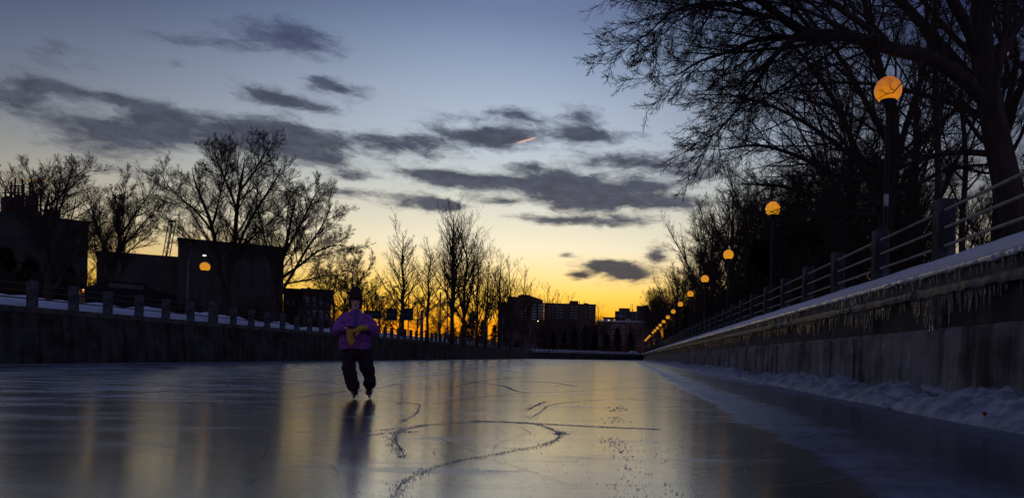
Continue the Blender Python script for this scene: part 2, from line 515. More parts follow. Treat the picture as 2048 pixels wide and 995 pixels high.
def grid_mesh(name, Xg, Yg, Zg, smooth=True):
    n, m_ = Xg.shape
    V = np.stack([Xg, Yg, Zg], -1).reshape(-1, 3)
    i = np.arange(n * m_).reshape(n, m_)
    q = np.stack([i[:-1, :-1], i[1:, :-1], i[1:, 1:], i[:-1, 1:]], -1).reshape(-1, 4)
    return np_mesh(name, V, q, smooth=smooth)

# ------------------------------------------------------------------ the setting: ice and ground
XL, XR = -25.0, 5.0            # left and right wall faces
YE, YL = 236.0, 178.0          # where the right / left walls meet the far wall
FA, FB = Vector((XL - .5, 177.0, 0)), Vector((XR + .6, 236.5, 0))   # ends of the far wall
def canal_sheet(z):
    return [(XL - .4, -80, z), (XR + .6, -80, z), (XR + .6, YE + 1.2, z), (XL - .4, YL + .5, z)]
ice = MB().add(canal_sheet(0), [(0, 1, 2, 3)]).build('ice', M['canal'])
tag(ice, kind='structure')
gnd = MB()
B = 3000
ZG = 2.30
gnd.add([(-B, -B, ZG), (XL - .45, -B, ZG), (XL - .45, YL + .6, ZG), (-B, YL + .6, ZG)], [(0, 1, 2, 3)])
gnd.add([(XR + .45, -B, ZG), (B, -B, ZG), (B, YE + 1.4, ZG), (XR + .45, YE + 1.4, ZG)], [(0, 1, 2, 3)])
gnd.add([(XL - .45, -B, ZG), (XR + .45, -B, ZG), (XR + .45, -80, ZG), (XL - .45, -80, ZG)], [(0, 1, 2, 3)])
gnd.add([(XL - .45, -80, ZG), (XR + .45, -80, ZG), (XR + .45, -80, -.2), (XL - .45, -80, -.2)], [(0, 1, 2, 3)])
gnd.add([(-B, YL + .6, ZG), (XL - .45, YL + .6, ZG), (XR + .45, YE + 1.4, ZG), (B, YE + 1.4, ZG), (B, B, ZG), (-B, B, ZG)], [(0, 1, 2, 3, 4, 5)])
tag(gnd.build('ground', M['ground']), kind='structure')

# ---- right wall: coping, darker recessed band, pale lower face
rw = thing('retaining_wall', 'pale stained concrete canal wall hung with icicles under a thick snow cap on the right', 'wall', (XR, 0, 0))
MB().extrude_y([(-.02, 1.88), (-.02, 2.2), (.45, 2.2), (.45, 1.88)], -30, YE).build('coping', M['coping'], rw)
MB().extrude_y([(.14, 1.32), (.14, 1.878), (.44, 1.878), (.44, 1.32)], -30, YE).build('upper_band', M['darkconc'], rw)
MB().extrude_y([(.05, -.3), (.10, 1.24), (.16, 1.318), (.46, 1.318), (.46, -.3)], -30, YE).build('lower_face', M['concrete'], rw)
for k in range(20):
    yj = 7.3 + k * 7.4 + (k % 3) * .6
    MB().box(.041, .06, yj, yj + .05, .0, 1.24).build('joint', M['darkconc'], rw)

def ygrid(y0, y1, n, p=2.0):
    return y0 + (y1 - y0) * np.linspace(0, 1, n) ** p

# snow cap lying on the right coping, drooping past its edge
ys = np.concatenate([np.linspace(2, 26, 900), ygrid(26, YE, 900, 1.6)[1:]])
sv = np.linspace(0, 1, 17)
Yg, Sg = np.meshgrid(ys, sv, indexing='ij')
prof_x = np.array([.12, .02, -.05, -.085, -.09, -.07, -.03, .03, .10, .17, .24, .32, .42, .60, .85, 1.2, 1.8])
prof_z = np.array([2.21, 2.185, 2.175, 2.19, 2.23, 2.28, 2.335, 2.385, 2.43, 2.47, 2.50, 2.525, 2.54, 2.55, 2.54, 2.46, 2.28])
n_a = fbm(Yg * .5, Sg * 2, 3, 3) - .5
n_b = fbm(Yg * 4.5 + Sg * 3, Sg * .9, 3, 5) - .5
flute = (vnoise(Yg * 9 + Sg * 4, Sg * 1.2, 9) - .5)
wgt = np.clip(1 - np.abs(Sg - .33) * 1.6, 0, 1)
Xc = prof_x[None, :] + XR + wgt * (n_a * .10 + n_b * .07 + flute * .025)
Zc = prof_z[None, :] + wgt * (n_a * .14 + n_b * .06 + flute * .02)
lip = np.exp(-((Sg - .17) / .1) ** 2)
Zc -= lip * (np.clip(vnoise(Yg * 13, Yg * 0, 21) - .45, 0, 1) * .12 + np.clip(n_a + .1, 0, 1) * .06)
cap = link('snow_cap', grid_mesh('snow_cap', Xc, Yg, Zc), M['snow'])
tag(cap, kind='stuff')

# ploughed snow bank at the foot of the right wall
ys = np.concatenate([np.linspace(1.5, 26, 800), ygrid(26, YE, 800, 1.6)[1:]])
sv = np.linspace(0, 1, 26)
Yg, Sg = np.meshgrid(ys, sv, indexing='ij')
toe = .95 + .30 * (fbm(Yg[:, :1] * .35, Yg[:, :1] * 0, 3, 31) - .5) - .004 * np.clip(Yg[:, :1] - 20, 0, 150)
hgt = .38 * (.35 + 1.25 * fbm(Yg * .45, Yg * 0, 3, 33)) * (.8 + .5 * (vnoise(Yg * 1.7, Yg * 0, 35) - .4))
shape = np.clip(Sg, 0, 1) ** .55 * (1 - .22 * np.clip((Sg - .6) / .4, 0, 1))
lump = (fbm(Yg * 2.2, Sg * 3, 4, 37) - .5) * .26 + (.5 - np.abs(fbm(Yg * 5 + Sg * 2, Sg * 5, 4, 39) - .5) * 4) * .06 + (vnoise(Yg * 22 + Sg * 9, Sg * 3, 41) - .5) * .03
env = np.clip(Sg * 5, 0, 1)
Xb = XR + .07 - toe * (1 - Sg)
Zb = -.01 + hgt * shape + lump * env
Zb = np.maximum(Zb, -.01 + Sg * .05)
bank = link('snow_bank', grid_mesh('snow_bank', Xb, Yg, Zb), M['dirtysnow'])
tag(bank, kind='stuff')

# broken snow blocks at the foot of the bank
rnd = random.Random(4)
def rock(rad, seed):
    me = bpy.data.meshes.new('snow_block')
    import bmesh
    bm = bmesh.new()
    bmesh.ops.create_icosphere(bm, subdivisions=3, radius=rad)
    q = random.Random(seed)
    off = q.random() * 50
    for v in bm.verts:
        n = float(fbm(v.co.x / rad * 1.1 + off, v.co.y / rad * 1.1 + v.co.z / rad * .9, 3, seed)) - .5
        v.co *= 1 + n * 1.1
        v.co.z *= .6
    bm.to_mesh(me); bm.free()
    return me
for (px, py, rad, lab) in ((1838, 822, .085, 'lump of broken snow below the notch in the snow bank'), (1560, 776, .05, 'small lone snow lump lying out on the ice before the bank'),
                           (1775, 818, .06, 'snow lump at the toe of the bank left of its notch'), (1860, 785, .10, 'upright slab of crusted snow standing in the notch of the bank'),
                           (1655, 798, .06, 'small snow lump at the toe of the snow bank under the dark wall stain')):
    q = onice(px, py)
    if py == 785: q = at(1860, 785, 8.6); 
    o = link('snow_block', rock(rad, int(px)), M['dirtysnow'], None, (min(q.x, XR - .12), q.y, max(q.z, 0) + rad * .3), (0, .4 if py == 785 else 0, px))
    tag(o, lab, 'snow lump')

# icicles: two fringes
def icicles(name, x, ztop, y0, y1, n, lmin, lmax, seed, mt='ice'):
    q = np.random.default_rng(seed)
    vs, tr = [], []
    k = 5
    c = 0
    while c < n:
        y = y0 * (y1 / y0) ** q.random()
        dn = .16 + float(fbm(y * .8, 3.3, 3, seed)) ** 2 * 1.9
        if q.random() > dn: continue
        ln = (lmin + (lmax - lmin) * q.random() ** 2.2) * (.5 + dn)
        r = .006 + ln * .035
        xo = x + q.uniform(-.02, .02)
        o = len(vs)
        zt = ztop + q.uniform(0, .02)
        for (fr, dz) in ((1, 0), (.62, .4), (.28, .8)):
            vs += [(xo + r * fr * math.cos(a * 2 * PI / k), y + r * fr * math.sin(a * 2 * PI / k), zt - ln * dz) for a in range(k)]
        vs.append((xo, y, zt - ln))
        for a in range(k):
            b = (a + 1) % k
            for lv in (0, 1):
                tr += [(o + lv * k + a, o + lv * k + k + b, o + lv * k + b), (o + lv * k + a, o + lv * k + k + a, o + lv * k + k + b)]
            tr.append((o + 2 * k + a, o + 3 * k, o + 2 * k + b))
        c += 1
    o = link(name, np_mesh(name, vs, None, tr, True), M[mt])
    return tag(o, kind='stuff')
icicles('icicles', XR - .07, 2.175, 6.5, 80, 900, .04, .22, 3)
icicles('icicles', XR - .085, 2.195, 5.5, 70, 3000, .02, .085, 5, 'fringe')
icicles('icicles', XR + .02, 1.90, 6.5, 80, 1500, .05, .44, 8)
# lumpy ice crust along the lower lip of the coping
ys = np.concatenate([np.linspace(5, 26, 700), ygrid(26, 120, 500, 1.6)[1:]])
sv = np.linspace(0, 1, 9)
Yg, Sg = np.meshgrid(ys, sv, indexing='ij')
th = .004 + .22 * np.clip(fbm(Yg * .9, Yg * 0, 4, 51) - .46, 0, 1) * (.4 + vnoise(Yg * 9, Sg * 0, 53))
an = Sg * PI - PI / 2
Xc = XR - .02 - np.cos(an) * th
Zc = 1.90 + np.sin(an) * .07 + (vnoise(Yg * 8, Sg * 3, 55) - .5) * .03
tag(link('ice_crust', grid_mesh('ice_crust', Xc, Yg, Zc), M['crust']), kind='stuff')

th = .012 + .035 * fbm(Yg * 2.3, Yg * 0, 4, 57) * (.4 + vnoise(Yg * 13, Sg * 0, 58))
Xc = XR - .082 - np.cos(an) * th
Zc = 2.188 + np.sin(an) * (th + .012) + (vnoise(Yg * 8, Sg * 3, 59) - .5) * .02
tag(link('ice_crust', grid_mesh('ice_crust', Xc, Yg, Zc), M['fringe']), kind='stuff')

# ---- left wall
lw = thing('retaining_wall', 'long dark stained concrete canal wall on the left with buttress joints', 'wall', (XL, 0, 0))
MB().extrude_y([(.03, 2.12), (.03, 2.36), (-.45, 2.36), (-.45, 2.12)], -30, YL).build('coping', M['coping'], lw)
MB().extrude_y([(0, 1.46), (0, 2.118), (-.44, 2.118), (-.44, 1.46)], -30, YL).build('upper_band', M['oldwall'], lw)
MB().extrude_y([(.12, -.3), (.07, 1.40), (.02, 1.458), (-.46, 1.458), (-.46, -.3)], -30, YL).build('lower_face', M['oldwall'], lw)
k = 0
for k in range(24):
    yj = 24.2 + k * 6.4 + (k % 2) * .7
    MB().box(.05, .124, yj, yj + .16, 0, 1.40).build('joint', M['darkconc'], lw)

# snow piled on the left bank behind its fence
ys = np.concatenate([np.linspace(22, 70, 420), ygrid(70, YL + 4, 320, 1.3)[1:]])
sv = np.linspace(0, 1, 30)
Yg, Sg = np.meshgrid(ys, sv, indexing='ij')
Xb = XL + .02 - Sg * 9
rise = np.interp(Sg, [0, .03, .10, .19, .34, .6, 1], [.0, .05, .26, .42, .40, .18, -.08])
lump = (fbm(Yg * .42, Sg * 6, 4, 61) - .42) * 1.15 * np.interp(Sg, [0, .05, .18, .6, 1], [0, .12, .8, .6, 0])
scoop = -.16 * np.exp(-((Sg - .045) / .05) ** 2) * (np.cos((Yg - 28.9) / 2.1 * 2 * PI) * .5 + .5)
Zb = np.maximum(2.34 + rise + lump + np.where(Sg > .01, scoop, 0), 2.27)
Zb[:, 0] = 2.37
tag(link('snow', grid_mesh('snow', Xb, Yg, Zb), M['snow']), kind='structure')

# ---- far wall across the end of the canal
fd = (FB - FA); flen = fd.length; frz = math.atan2(fd.y, fd.x)
fw = thing('retaining_wall', 'low concrete wall across the far end of the ice with a railing on it', 'wall', FA, frz)
MB().box(0, flen, 0, .6, -.3, 1.62).build('wall_face', M['oldwall'], fw)
MB().box(0, flen, -.05, .62, 1.623, 1.86).build('coping', M['coping'], fw)
for k in range(1, 16):
    MB().box(k * flen / 16, k * flen / 16 + .12, -.02, .1, 0, 1.62).build('joint', M['darkconc'], fw)
ff = thing('railing', 'thin brown railing along the low wall at the far end of the canal', 'railing', FA + Vector((0, 0, 1.86)), frz)
for k in range(33):
    x = .5 + k * (flen - 1) / 32
    big = k % 8 == 4
    MB().bbox(x - (.2 if big else .07), x + (.2 if big else .07), .12, .3, 0, 1.35 if big else 1.05, .02).build('post', M['rustrail'], ff)
for z in (.35, .68, 1.0):
    MB().tube([(0, .2, z), (flen, .2, z)], .035, 6).build('rail', M['rustrail'], ff)
ys = np.linspace(0, flen, 200); sv = np.linspace(0, 1, 20)
Yg, Sg = np.meshgrid(ys, sv, indexing='ij')
dx, dy = fd.x / flen, fd.y / flen
off = .35 + Sg * 10
Zs = 1.87 + np.interp(Sg, [0, .1, .3, .6, 1], [0, .35, .72, .7, .42]) + (fbm(Yg * .2, Sg * 4, 4, 71) - .5) * .5 * np.interp(Sg, [0, .2, 1], [0, 1, .4]) + (.35 + .5 * fbm(Yg * .9, Sg * 7, 3, 73)) * np.exp(-((Yg - flen + 3.6) / 2.) ** 2) * np.interp(Sg, [0, .06, .14, .3, .4, 1], [0, .3, 1, .9, 0, 0])
Xs = FA.x + dx * Yg - dy * off; Yy = FA.y + dy * Yg + dx * off
tag(link('snow', grid_mesh('snow', Xs, Yy, Zs), M['snow']), kind='structure')

# ---- right fence: round-shouldered posts and three pipes
rf = thing('railing', 'fence of thick square posts and three pipe rails above the icicles on the right wall', 'railing', (XR + .36, 0, 2.42))
for k in range(76):
    y = 8.75 + k * 2.95
    MB().bbox(-.15, .15, -.15, .15, -.05, 1.13 + rnd.uniform(-.02, .02), .03).build('post', M['darkpost'], rf, False, (0, y, 0), (rnd.uniform(-.015, .015), rnd.uniform(-.01, .01), rnd.uniform(-.04, .04)))
for z in (.30, .61, .91):
    MB().tube([(-.04, 3, z), (-.04, YE, z)], .026, 10).build('rail', M['rail'], rf, True)

# ---- left fence
lf = thing('railing', 'fence of grey concrete posts and thin pipes above the dark left wall', 'railing', (XL - .27, 0, 2.34))
for k in range(-1, 71):
    y = 28.9 + k * 2.09
    big = k in (6, 27, 44, 56)
    wd = .27 if big else .15
    po = MB().bbox(-.15, .16, -wd, wd, -.05, (1.28 if big else 1.12) + rnd.uniform(-.03, .03), .03).build('post', M['post'], lf, False, (0, y + rnd.uniform(-.05, .05), 0), (rnd.uniform(-.02, .02), rnd.uniform(-.015, .015), rnd.uniform(-.05, .05)))
for z in (.38, .70, .98):
    MB().tube([(.08, 22, z), (.08, YL, z)], .026, 8).build('rail', M['rustrail'], lf, True)

# ------------------------------------------------------------------ lamps
def globe_profile(r):
    pr = []
    for k in range(17):
        a = R(-56) + (PI / 2 - R(-56)) * k / 16
        pr.append((max(r * math.cos(a), .002), r * math.sin(a)))
    return pr
def globe_lamp(loc, height, label, group, gm='globe', r=.30):
    t = thing('globe_lamp', label, 'street lamp', loc, 0, group)
    MB().lathe([(.10, 0), (.10, .5), (.052, .56), (.042, height - r * .9)], 12).build('post', M['black'], t, True)
    MB().lathe([(.07, height - r * 1.25), (.10, height - r * 1.1), (.185, height - r * .86), (.185, height - r * .80)], 16).build('collar', M['black'], t)
    MB().lathe(globe_profile(r), 28).build('globe', M[gm], t, True, (0, 0, height))
    return t
LX, LY0, LD, LZ = 5.78, 15.50, 12.37, 6.90
ordw = ['nearest and largest', 'second nearest', 'third nearest', 'fourth nearest', 'fifth nearest', 'sixth nearest', 'seventh nearest', 'eighth nearest', 'ninth nearest',
        'tenth nearest', 'eleventh nearest', 'twelfth nearest', 'thirteenth nearest', 'fourteenth nearest', 'fifth from the far end', 'fourth from the far end', 'third from the far end', 'second from the far end', 'farthest and smallest']
lampG = 'amber globe lamps along the right fence'
lamp0 = globe_lamp((LX, LY0, 2.35), LZ - 2.35, 'nearest and largest amber globe lamp of the row behind the right fence', lampG, 'globeold')
bz = at(1769, 401, LY0).z - 2.35
MB().lathe([(.0535, bz - .14), (.0535, bz + .14)], 12).build('band', M['white'], lamp0, True)
proto = None
for k in range(1, 19):
    lab = '%s amber globe lamp of the row behind the right fence' % ordw[k]
    y = LY0 + k * LD
    if proto is None:
        proto = globe_lamp((LX, y, 2.35), LZ - 2.35, lab, lampG)
    else:
        if k == 13: continue
        dup(proto, (LX, y, 2.35), 0, None, lab)
q = at(410, 533, 43.4)
globe_lamp((q.x, q.y, 2.35), q.z - 2.35, 'lone amber globe lamp on a black post behind the left fence', None, 'globe', .29)
lab = proto

def cobra(px, py, Y, arm, label, lit=None, two=False, group='tall street lights beyond the left bank'):
    """street light: head at pixel, pole `arm` metres to the left of it (negative: right)"""
    q = at(px, py, Y)
    t = thing('street_light', label, 'street light', (q.x - arm, q.y, ZG), 0, group)
    h = q.z - ZG
    MB().tube([(0, 0, 0), (0, 0, h - .5)], [.11, .07], 8).build('pole', M['steel'], t, True)
    sg = 1 if arm > 0 else -1
    MB().tube([(0, 0, h - .5), (arm * .12, 0, h - .12), (arm * .5, 0, h + .02), (arm - sg * .3, 0, h + .05)], [.06, .05, .045, .04], 6).build('arm', M['steel'], t, True)
    hd = MB().lathe([(.03, .12), (.13, .09), (.17, 0), (.15, -.05)], 12, (0, 0, 0))
    hd.v = [(arm + x * 2.0, y, h + z) for x, y, z in hd.v]
    o = hd.build('lamp_head', M['steel'], t, True)
    m2 = MB().lathe([(.10, -.052), (.085, -.09), (.03, -.12)], 12)
    m2.v = [(arm + x * 1.4, y, h + z) for x, y, z in m2.v]
    m2.build('lens', M[lit] if lit else M['glass'], o, True)
    return t
cobra(409, 509, 62, 1.5, 'street light with a lit white lamp just above the lone globe lamp', 'bulb')
cobra(690, 541, 88, -1.0, 'unlit street light rising straight behind the skater', None)
cobra(766, 594, 96, 2.6, 'unlit street light with a long arm just right of the skater', None)
cobra(768, 602, 118, 2.0, 'smaller unlit street light beneath a taller one right of the skater', None)
cobra(791, 573, 112, -2.2, 'unlit street light with its head left of the tree behind the road signs', None)
cobra(862, 576, 105, -2.6, 'unlit street light between two bare trees right of the road signs', None)
cobra(984, 632, 128, 0.8, 'street light with a lit white lamp beside the tall apartment block', 'bulb')
cobra(1076, 641, 152, 1.7, 'street light with a lit yellow lamp before the long apartment block', 'sodium')
for px, top, Y, lb in ((881, 585, 84, 'plain grey pole right of the road signs, tallest of the bare poles'), (945, 607, 118, 'plain pole among the bare trees left of the lit street light'),
                       (968, 640, 120, 'short plain pole close left of the lit white street light'), (1005, 663, 135, 'plain pole standing before the tall apartment block')):
    q = at(px, top, Y)
    t = thing('pole', lb, 'pole', (q.x, q.y, ZG), 0, 'plain poles on the left bank')
    MB().tube([(0, 0, 0), (0, 0, q.z - ZG)], [.13, .09], 8).build('shaft', M['steel'], t, True)
    MB().lathe([(.10, 0), (.11, .05), (.04, .1)], 8, (0, 0, q.z - ZG)).build('cap', M['steel'], t)

# overhead road signs seen from behind
Yg_ = 74
q = at(844, 620, Yg_)
gt = thing('sign_gantry', 'overhead road sign gantry with dark sign backs right of the skater', 'road sign', (q.x, Yg_, ZG))
MB().tube([(0, 0, 0), (0, 0, q.z - ZG)], [.19, .15], 10).build('mast', M['steel'], gt, True)
xl = at(700, 630, Yg_).x - q.x
for py in (630, 637.5):
    zz = at(800, py, Yg_).z - ZG
    MB().tube([(xl, 0, zz), (0, 0, zz)], .035, 6).build('arm', M['steel'], gt)
for (a, b, c, d) in ((728, 761, 621, 636), (773, 795, 616, 640), (805, 827, 616, 640)):
    p0, p1 = at(a, d, Yg_), at(b, c, Yg_)
    sp = MB().box(p0.x - q.x, p1.x - q.x, -.09, -.04, p0.z - ZG, p1.z - ZG).build('sign_panel', M['signback'], gt)
    MB().box(p0.x - q.x + .1, p1.x - q.x - .1, -.13, -.095, (p0.z + p1.z) / 2 - ZG - .03, (p0.z + p1.z) / 2 - ZG + .03).build('brace', M['steel'], sp)
# ------------------------------------------------------------------ trees
def resample(P, Rr, n):
    P = np.asarray(P, float); Rr = np.asarray(Rr, float)
    d = np.concatenate([[0], np.cumsum(np.linalg.norm(np.diff(P, axis=0), axis=1))])
    # smooth with Catmull-Rom through the control points
    t = np.linspace(0, d[-1], n)
    out = np.zeros((n, 3))
    tg = np.gradient(P, d, axis=0)
    i = np.clip(np.searchsorted(d, t, 'right') - 1, 0, len(d) - 2)
    h = d[i + 1] - d[i]; s = (t - d[i]) / h
    s2, s3 = s * s, s ** 3
    for k in range(3):
        out[:, k] = (2 * s3 - 3 * s2 + 1) * P[i, k] + (s3 - 2 * s2 + s) * h * tg[i, k] + (-2 * s3 + 3 * s2) * P[i + 1, k] + (s3 - s2) * h * tg[i + 1, k]
    return out, np.interp(t, d, Rr)

def nrm(v):
    return v / np.maximum(np.linalg.norm(v, axis=-1, keepdims=True), 1e-9)

def grow(q, P, Rr, k=8, t0=.2, t1=1., ang=45, angv=12, ratio=.5, taper=.6, segs=5, noise=.18, trop=.1, rr=.55, rmin=.003, tip=.3, lmin=0., bias=None, base=None, tend=None, keep=None):
    """children of the polylines P (B,n,3) with radii Rr (B,n): returns their polylines and radii"""
    Bn, n, _ = P.shape
    L = np.linalg.norm(np.diff(P, axis=1), axis=2).sum(1)
    if base is not None: L = np.maximum(L, base)
    j = np.arange(k)[None, :]
    t = t0 + (t1 - t0) * (j + q.random((Bn, k))) / k
    f = t * (n - 1); i = np.clip(f.astype(int), 0, n - 2); fr = (f - i)[..., None]
    bi = np.arange(Bn)[:, None]
    A, Bp = P[bi, i], P[bi, i + 1]
    pos = A * (1 - fr) + Bp * fr
    tan = nrm(Bp - A)
    r = Rr[bi, i] * (1 - fr[..., 0]) + Rr[bi, i + 1] * fr[..., 0]
    ref = np.where(np.abs(tan[..., 2:3]) > .9, np.array([1., 0, 0]), np.array([0, 0, 1.]))
    e1 = nrm(np.cross(tan, ref)); e2 = np.cross(tan, e1)
    phi = q.random((Bn, 1)) * 2 * PI + j * 2.4 + q.normal(0, .35, (Bn, k))
    perp = e1 * np.cos(phi)[..., None] + e2 * np.sin(phi)[..., None]
    a = np.radians(q.normal(ang, angv, (Bn, k)))[..., None]
    d = np.cos(a) * tan + np.sin(a) * perp
    ln = np.maximum(L[:, None] * ratio * (1 - taper * (t - t0) / max(1e-6, 1 - t0)) * q.uniform(.55, 1.25, (Bn, k)), lmin)
    pos = pos.reshape(-1, 3); d = nrm(d.reshape(-1, 3)); ln = ln.ravel()
    r0 = np.minimum((r * rr).ravel(), ln * .013 + rmin)
    r0 = np.maximum(r0, rmin)
    m_ = len(ln)
    out = np.zeros((m_, segs + 1, 3)); out[:, 0] = pos
    bend = nrm(q.normal(0, 1, (m_, 3)))
    for s in range(segs):
        d = d + q.normal(0, noise, (m_, 3)) + bend * noise * .5
        tr = trop if tend is None else trop + (tend - trop) * s / segs
        d[:, 2] += tr / segs * 3
        if bias is not None: d = d + np.asarray(bias) / segs
        d = nrm(d)
        out[:, s + 1] = out[:, s] + d * (ln / segs)[:, None]
    prof = 1 - (1 - tip) * np.linspace(0, 1, segs + 1)
    RR = np.maximum(r0[:, None] * prof[None, :], rmin * .6)
    if keep is not None:
        kk = keep(out)
        out, RR = out[kk], RR[kk]
    return out, RR

def tubes(P, Rr, sides):
    """(B,n,3),(B,n) -> verts, quads"""
    Bn, n, _ = P.shape
    tan = np.zeros_like(P)
    tan[:, 1:-1] = P[:, 2:] - P[:, :-2]; tan[:, 0] = P[:, 1] - P[:, 0]; tan[:, -1] = P[:, -1] - P[:, -2]
    tan = nrm(tan)
    t0 = tan[:, 0]
    ref = np.where(np.abs(t0[:, 2:3]) > .9, np.array([1., 0, 0]), np.array([0, 0, 1.]))
    e = nrm(np.cross(t0, ref))
    V = np.zeros((Bn, n, sides, 3))
    an = np.arange(sides) * 2 * PI / sides
    for s in range(n):
        e = nrm(e - tan[:, s] * (e * tan[:, s]).sum(1, keepdims=True))
        b = np.cross(tan[:, s], e)
        V[:, s] = P[:, s, None] + Rr[:, s, None, None] * (e[:, None] * np.cos(an)[None, :, None] + b[:, None] * np.sin(an)[None, :, None])
    idx = np.arange(Bn * n * sides).reshape(Bn, n, sides)
    nx = np.roll(idx, -1, axis=2)
    Q = np.stack([idx[:, :-1], nx[:, :-1], nx[:, 1:], idx[:, 1:]], -1).reshape(-1, 4)
    return V.reshape(-1, 3), Q

def tube_mesh(name, sets, smooth=True):
    VV, QQ, o = [], [], 0
    for P, Rr, sd in sets:
        if len(P) == 0: continue
        v, f = tubes(P, Rr, sd)
        VV.append(v); QQ.append(f + o); o += len(v)
    return np_mesh(name, np.concatenate(VV), np.concatenate(QQ), smooth=smooth)

def bark_noise(P, Rr, q, amt):
    return P + q.normal(0, 1, P.shape) * Rr[..., None] * amt

def tree_meshes(seed, trunks, levels, limbs=(), ntrunk=1):
    """trunks/limbs: lists of (points, radii). levels[:ntrunk] join the trunk mesh, the others make the crown"""
    q = np.random.default_rng(seed)
    n = 15
    TP, TR = zip(*[resample(p, r, n) for p, r in trunks])
    P, Rr = np.array(TP), np.array(TR)
    tset = [(P, Rr, 10)]
    if limbs:
        LP, LR = zip(*[resample(p, r, n) for p, r in limbs])
        lp, lr = np.array(LP), np.array(LR)
        tset.append((lp, lr, 8))
    cset = []
    cur = [(P, Rr)]
    for li, lv in enumerate(levels):
        lv = dict(lv)
        nxt = []
        src = cur
        if li == 1 and limbs: src = cur + [(lp, lr)]
        if li == 0 and lv.get('k', 1) == 0:
            continue
        for p, r in src:
            if len(p): nxt.append(grow(q, p, r, **lv))
        sd = (7, 5, 4, 3, 3, 3)[min(li, 5)]
        for p, r in nxt:
            (tset if li < ntrunk else cset).append((p, r, sd))
        cur = nxt
    return tube_mesh('trunk', tset), tube_mesh('crown', cset)

def plant(name, label, cat, loc, tm, cm, group=None, rz=0, sc=1, mt='bark', mc='twig'):
    t = thing(name, label, cat, loc, rz, group)
    t.scale = sc if hasattr(sc, '__len__') else (sc, sc, sc)
    link('trunk', tm, M[mt], t)
    link('crown', cm, M[mc], t)
    return t

def straight(h, r, lean=(0, 0), q=None, top=.15, wob=.02):
    q = q or np.random.default_rng(1)
    pts = [(lean[0] * h * s + q.normal(0, wob) * h * s, lean[1] * h * s + q.normal(0, wob) * h * s, h * s - .3 * (s == 0)) for s in (0, .12, .3, .5, .7, .85, 1)]
    return pts, [r * 1.45, r * 1.0, r * .9, r * .75, r * .55, r * .4, r * top]

# archetypes, height about 1 unit x H
def elm(seed, H, r, k1=6, spread=38, t0=.28, twig=.006, dense=1., up=.12):
    q = np.random.default_rng(seed + 900)
    tr = [straight(H * .8, r, (q.normal(0, .03), q.normal(0, .03)), q, .12)]
    lv = [dict(k=k1 + 4, t0=t0 / .8, t1=.97, ang=spread, angv=8, ratio=.72, taper=.55, segs=9, noise=.06, trop=up, rr=.75, rmin=.02, tip=.2, lmin=H * .16),
          dict(k=int(9 * dense), t0=.18, t1=1., ang=35, angv=10, ratio=.46, taper=.5, segs=7, noise=.05, trop=.11, rr=.65, rmin=twig * 1.4, tip=.25),
          dict(k=int(8 * dense), t0=.12, ang=31, angv=9, ratio=.54, taper=.5, segs=5, noise=.04, trop=.09, rr=.6, rmin=twig * .8, tip=.3),
          dict(k=int(7 * dense), t0=.1, ang=29, angv=9, ratio=.60, taper=.4, segs=4, noise=.04, trop=.07, rr=.7, rmin=twig * .62, tip=.4),
          dict(k=3, t0=.2, ang=28, angv=9, ratio=.66, taper=.3, segs=3, noise=.04, trop=.05, rr=.8, rmin=twig * .58, tip=.6)]
    return tree_meshes(seed, tr, lv, ntrunk=1)

def poplar(seed, H, r, k1=34, ang=33, ratio=.42, twig=.007, t0=.22, up=.30, forks=2, dense=1.):
    q = np.random.default_rng(seed + 300)
    tr = [straight(H, r, (q.normal(0, .015), 0), q, .05, .012)]
    for f in range(forks):
        a = q.random() * 2 * PI; h0 = H * q.uniform(.18, .32); sp = H * q.uniform(.06, .10)
        dx, dy = math.cos(a) * sp, math.sin(a) * sp
        tr.append(([(0, 0, h0), (dx * .35, dy * .35, h0 + H * .10), (dx * .8, dy * .8, h0 + H * .3), (dx, dy, H * q.uniform(.80, .95))], [r * .6, r * .5, r * .32, r * .05]))
    twig *= .75
    lv = [dict(k=int(k1 * .5), t0=t0, t1=.98, ang=ang, angv=7, ratio=ratio, taper=.62, segs=8, noise=.04, trop=up, rr=.5, rmin=twig * 2, tip=.2, lmin=H * .09),
          dict(k=int(6 * dense), t0=.2, ang=30, angv=9, ratio=.44, taper=.55, segs=5, noise=.07, trop=up * .6, rr=.6, rmin=twig * 1.2, tip=.3),
          dict(k=int(5 * dense), t0=.1, ang=32, angv=10, ratio=.48, taper=.5, segs=4, noise=.1, trop=up * .4, rr=.7, rmin=twig * .8, tip=.4),
          dict(k=5, t0=.15, ang=30, angv=9, ratio=.55, taper=.4, segs=3, noise=.06, trop=.1, rr=.8, rmin=twig * .62, tip=.5)]
    return tree_meshes(seed, tr, lv, ntrunk=0)

def shrub(seed, H, stems=16, twig=.01, spread=.45):
    q = np.random.default_rng(seed)
    tr = []
    for s in range(stems):
        a = q.random() * 2 * PI; h = H * q.uniform(.55, .95); o = q.random() * H * .14
        sx, sy = math.cos(a), math.sin(a); w_ = spread * h * q.uniform(.3, 1)
        tr.append(([(sx * o, sy * o, -.2), (sx * (o + w_ * .35), sy * (o + w_ * .35), h * .45), (sx * (o + w_ * .7), sy * (o + w_ * .7), h * .8), (sx * (o + w_), sy * (o + w_), h)], [.035, .028, .02, .01]))
    lv = [dict(k=10, t0=.12, ang=38, angv=12, ratio=.42, taper=.45, segs=5, noise=.16, trop=.15, rr=.6, rmin=twig * 1.4),
          dict(k=8, t0=.1, ang=42, angv=14, ratio=.48, taper=.4, segs=4, noise=.2, trop=.1, rr=.65, rmin=twig),
          dict(k=5, t0=.1, ang=42, angv=14, ratio=.5, taper=.4, segs=3, noise=.2, trop=.05, rr=.7, rmin=twig * .8)]
    return tree_meshes(seed, tr, lv, ntrunk=0)

